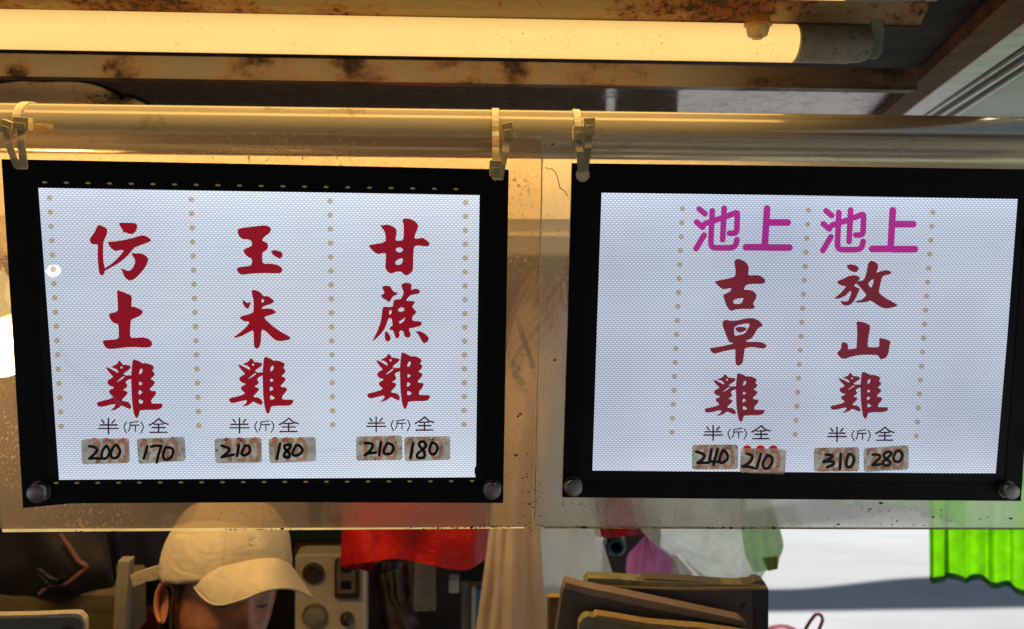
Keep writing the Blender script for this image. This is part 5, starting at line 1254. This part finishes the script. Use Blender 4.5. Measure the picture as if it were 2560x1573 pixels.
# phone propped up at lower left
ph = root('phone', W(100, 1700, 0.95), 'silver smartphone propped on its long side at the lower left, camera facing the viewer', 'phone')
b = MB(); b.slab([(-220, 1547), (-100, 1546), (186, 1538), (203, 1544), (210, 1558), (211, 1690), (200, 1705), (-220, 1715)], 0.95, 0.008); b.build('body', M['phone'], ph, bevel=0.002)
b = MB(); b.slab(cat([(-220, 1541), (0, 1539), (100, 1537), (186, 1534), (203, 1540), (212, 1556), (212.5, 1600), (212.5, 1690)], 4) + [(209, 1690), (208, 1600), (207, 1560), (200, 1548), (185, 1543), (100, 1546), (-220, 1550)], 0.9485, 0.010); b.build('rim', M['phone_edge'], ph, bevel=0.0008)
b = MB(); b.slab([(-40, 1543.5), (26, 1542), (26, 1544.5), (-40, 1546)], 0.9478, 0.001); b.slab([(52, 1542), (116, 1540.5), (116, 1543), (52, 1544.5)], 0.9478, 0.001); b.build('side_buttons', M['midplastic'], ph)
b = MB(); b.lathe(W(169, 1580, 0.949), (0, -1, 0), [(0, 0.0085), (0.0015, 0.0085), (0.002, 0.0068), (0.0012, 0.0062), (0.0012, 0.0004)], 28); b.build('camera_lens', M['lens'], ph)
b = MB(); s0 = W(80, 1712, 0.955); b.box((s0.x - 0.06, 0.935, 0.861), (s0.x + 0.06, 0.985, 0.87)); b.box((s0.x - 0.02, 0.957, 0.8705), (s0.x + 0.02, 0.965, s0.z))
tag(b.build('phone_stand', M['darkplastic'], bevel=0.001), 'small dark stand holding the phone on the counter', 'stand')
# shelf with wrapped edge, post, dark bag, navy cloth
b = MB(); b.slab([(-300, 1486), (296, 1486), (300, 1640), (-300, 1640)], 1.34, 0.12)
sh_ = b.build('shelf', M['shelf'], bevel=0.006); tag(sh_, 'olive beige wrapped shelf edge behind the phone', 'shelf')
b = MB(); b.slab([(-300, 1640.5), (280, 1640.5), (280, 3000), (-300, 3000)], 1.36, 0.08); b.build('cabinet', M['wall'], sh_)
b = MB(); b.slab([(294, 1403), (325, 1402), (318, 1480), (308, 1700), (276, 1700), (287, 1480)], 1.30, 0.02)
tag(b.build('shelf_post', M['post'], bevel=0.002), 'grey beige metal post standing at the end of the shelf', 'post')
dk = root('dark_bag', W(120, 1487, 1.5), 'slumped black cloth bag with a maroon drawcord on the shelf', 'bag')
b = sheet_between(cat([(-120, 1240), (0, 1230), (120, 1235), (260, 1290)], 5), cat([(-120, 1487), (60, 1487), (180, 1487), (292, 1487)], 5), 1.385, 0.05, (2.0, 0.012), 40, 26, 2.2, True, 0.02)
b.build('cloth', M['darkcloth'], dk)
b = MB(); b.tube([W(x, y, 1.305) for x, y in cat([(150, 1335), (175, 1370), (196, 1402), (216, 1418), (190, 1442), (165, 1460), (130, 1462), (100, 1485)], 5)], 0.0045, 8); b.build('drawcord', M['cord'], dk)
b = MB(); b.tube([W(x, y, 1.30) for x, y in cat([(120, 1458), (95, 1432), (100, 1425), (125, 1445), (150, 1450), (160, 1440)], 5)], 0.005, 8); b.build('toggle', M['ink'], dk)
b = sheet_between(cat([(190, 1200), (300, 1195), (480, 1200)], 4), cat([(200, 1400), (280, 1420), (330, 1440), (390, 1420), (480, 1405)], 4), 1.56, 0.04, (3, 0.012), 40, 24, 6.0, True, 0.01)
tag(b.build('navy_cloth', M['navy']), 'dark navy cloth hanging behind the back of the capped person', 'cloth')
b = MB()
for i, (x0, y0, x1, y1, mm) in enumerate(((330, 1465, 352, 1520, 'whiteplastic'),)):
    b.lathe(W(341, 1500, 1.6), (0, 0, 1), [(-0.03, 0.008), (0.02, 0.009), (0.03, 0.004)], 14)
tag(b.build('pale_bottle', M['whiteplastic']), 'small pale bottle behind the metal post', 'bottle')
b = MB(); b.slab(rrect(336, 1480, 400, 1520, 5), 1.66, 0.06); tag(b.build('green_packet', plain('green packet', (0.015, 0.06, 0.02), 0.5)), 'dark green packet behind the back of the person', 'packet')
b = MB(); b.slab(rrect(340, 1517, 398, 1540, 4), 1.65, 0.06); tag(b.build('yellow_packet', plain('yellow packet', (0.16, 0.11, 0.015), 0.5)), 'dull yellow packet under the dark green one', 'packet')
b = MB(); b.slab(rrect(345, 1537, 420, 1640, 6), 1.64, 0.08); tag(b.build('red_tin', plain('dark red tin', (0.10, 0.015, 0.01), 0.35)), 'dark red tin below the packets', 'tin')

# appliance panel with dials
ap = root('steel_appliance', W(825, 1640, 1.7), 'steel appliance panel with dials and switches to the right of the person', 'appliance')
b = MB(); b.slab([(738, 1390), (760, 1386), (900, 1386), (914, 1392), (914, 2300), (738, 2300)], 1.72, 0.05); b.build('panel', M['panelsteel'], ap, bevel=0.006)
mp_ = MPP(1.72)
b = MB(); b.lathe(W(784, 1432, 1.718), (0, -1, 0), [(0, 28 * mp_), (0.006, 28 * mp_), (0.010, 24 * mp_), (0.009, 20 * mp_), (0.008, 0.0005)], 36); o = b.build('dial', M['darkplastic'], ap)
b = MB(); b.lathe(W(784, 1432, 1.709), (0, -1, 0), [(0, 4 * mp_), (0.003, 3 * mp_), (0.0032, 0.0003)], 14); b.build('dial_center', M['cord'], o)
b = MB(); b.slab(rrect(836, 1400, 898, 1497, 6), 1.708, 0.011); o = b.build('switch_box', M['darkplastic'], ap, bevel=0.002)
b = MB(); b.slab(rrect(842, 1404, 888, 1484, 4), 1.704, 0.004, [rrect(852, 1410, 878, 1432, 2), rrect(852, 1452, 878, 1474, 2)]); b.build('switch_frame', M['midplastic'], o)
for y_ in (1453, 1411):
    b = MB(); b.slab(rrect(853, y_, 877, y_ + 20, 2), 1.702, 0.005); b.build('rocker', M['ink'], o)
b = MB(); b.lathe(W(788, 1537, 1.718), (0, -1, 0), [(0, 33 * mp_), (0.008, 33 * mp_), (0.010, 30 * mp_), (0.006, 27 * mp_)], 40, True, False); o = b.build('gauge_ring', M['midplastic'], ap)
b = MB(); b.lathe(W(788, 1537, 1.712), (0, -1, 0), [(0, 28 * mp_), (0.002, 20 * mp_), (0.0025, 0.0004)], 36); b.build('gauge_glass', M['glassdial'], o)
b = MB(); b.lathe(W(868, 1545, 1.718), (0, -1, 0), [(0, 18 * mp_), (0.005, 18 * mp_), (0.006, 15 * mp_), (0.018, 13 * mp_), (0.02, 0.0004)], 30); b.build('knob', M['darkplastic'], ap)
# clutter in the dark behind the red bags
b = MB(); b.slab([(735, 1372), (905, 1367), (905, 1380), (735, 1386)], 2.05, 0.04)
tag(b.build('wood_rail', M['rustbrown']), 'brown wooden rail on the back wall above the appliance', 'rail')
b = MB(); b.slab([(715, 1300), (860, 1300), (860, 1350), (715, 1350)], 2.08, 0.03)
tag(b.build('green_board', M['darkgreen']), 'dark green board on the back wall above the wooden rail', 'board')
b = panel_lr(cat([(935, 1405), (925, 1460), (945, 1520), (960, 1600)], 4), cat([(1030, 1405), (1035, 1470), (1040, 1530), (1090, 1600)], 4), 1.85, 0.06, 0.012, 0.06, 2.0)
tag(b.build('rumpled_rag', M['clutter1']), 'rumpled pinkish olive rag hanging under the red bags', 'cloth')
b = panel_lr(cat([(945, 1440), (960, 1470), (965, 1500), (990, 1530)], 4), cat([(1000, 1420), (1000, 1460), (1005, 1500), (1015, 1520)], 4), 1.78, 0.03, 0.01, 0.03, 4.0)
tag(b.build('olive_rag', M['clutter2']), 'small olive rag over the pinkish one under the red bags', 'cloth')
b = MB(); b.slab(rquad([(1036, 1395), (1088, 1395), (1090, 1528), (1034, 1528)], 5), 1.74, 0.006, [[(1050 + 3 * math.cos(q), 1521 + 3.5 * math.sin(q)) for q in [2 * math.pi * k / 12 for k in range(12)]], [(1076 + 3 * math.cos(q), 1521 + 3.5 * math.sin(q)) for q in [2 * math.pi * k / 12 for k in range(12)]]])
tag(b.build('metal_strap', M['post']), 'flat beige metal strap with two holes hanging under the red bags', 'metal strap')
b = MB(); b.slab(rrect(1122, 1451, 1147, 1483, 4), 1.78, 0.03); tag(b.build('white_plug', M['whiteplastic'], bevel=0.002), 'small white plug beside the grey cabinet', 'plug')
b = MB(); b.slab([(1152, 1453), (1230, 1453), (1230, 2200), (1152, 2200)], 1.80, 0.2)
o = b.build('grey_cabinet', M['greybox'], bevel=0.003); tag(o, 'grey metal cabinet left of the hanging clear bags', 'cabinet')
b = MB(); b.slab([(1150, 1445), (1232, 1443), (1232, 1453.5), (1150, 1453.5)], 1.79, 0.2); tag(b.build('black_lid', M['ink']), 'black board lying on the grey cabinet', 'board')
b = MB(); b.slab([(1180, 1470), (1190, 1469), (1188, 1700), (1176, 1700)], 1.77, 0.02); tag(b.build('white_book', M['whiteplastic']), 'thin white book standing before the grey cabinet', 'book')
b = MB(); b.slab([(1191, 1475), (1212, 1474), (1208, 1700), (1188.5, 1700)], 1.771, 0.02); tag(b.build('blue_book', M['blueplastic']), 'thin blue book standing beside a white one', 'book')
# red handled thing standing out on the pavement side
rh = root('red_basket', Vector((W(1990, 1573, 1.75).x, 1.75, 0)), 'dark red plastic basket with an upright looped handle at the lower right', 'basket')
cxy = W(1985, 1604, 1.75)
b = MB(); b.lathe((cxy.x, 1.80, 0), (0, 0, 1), [(0, 0.11), (0.01, 0.12), (cxy.z - 0.03, 0.055), (cxy.z - 0.012, 0.05), (cxy.z, 0.030), (cxy.z + 0.004, 0.001)], 36); b.build('body', M['redhandle'], rh)
b = MB(); b.tube([W(x, y, 1.76) for x, y in cat([(2005, 1590), (2020, 1562), (2034, 1542), (2044, 1535), (2054, 1541), (2056, 1552), (2050, 1568), (2040, 1590)], 5)], 0.0042, 10); b.build('handle', M['redhandle'], rh)

# scalloped valance stretched across the street out of view: its shadow falls on the pavement
k = to_sun.xy.length / to_sun.z
hz = 2.55; ky = to_sun.y / to_sun.z
yfar, ynear = WZ(2150, 1455, 0).y, WZ(2150, 1527, 0).y
yv = yfar + hz * ky; hv = (yfar - ynear) / ky
b = MB()
def val(u, v):
    x = -1.0 + u * 6.0
    z = hz + (0.0 if v < 0.5 else hv) - (0.045 * math.sin(x * 2.6 + 0.6) + 0.02 * math.sin(x * 6.1) if v < 0.5 else 0)
    return Vector((x, yv, z))
b.grid(val, 120, 2, False)
tag(b.build('valance', M['valance']), 'long scalloped cloth valance strung over the street whose shadow lies on the pavement', 'valance')
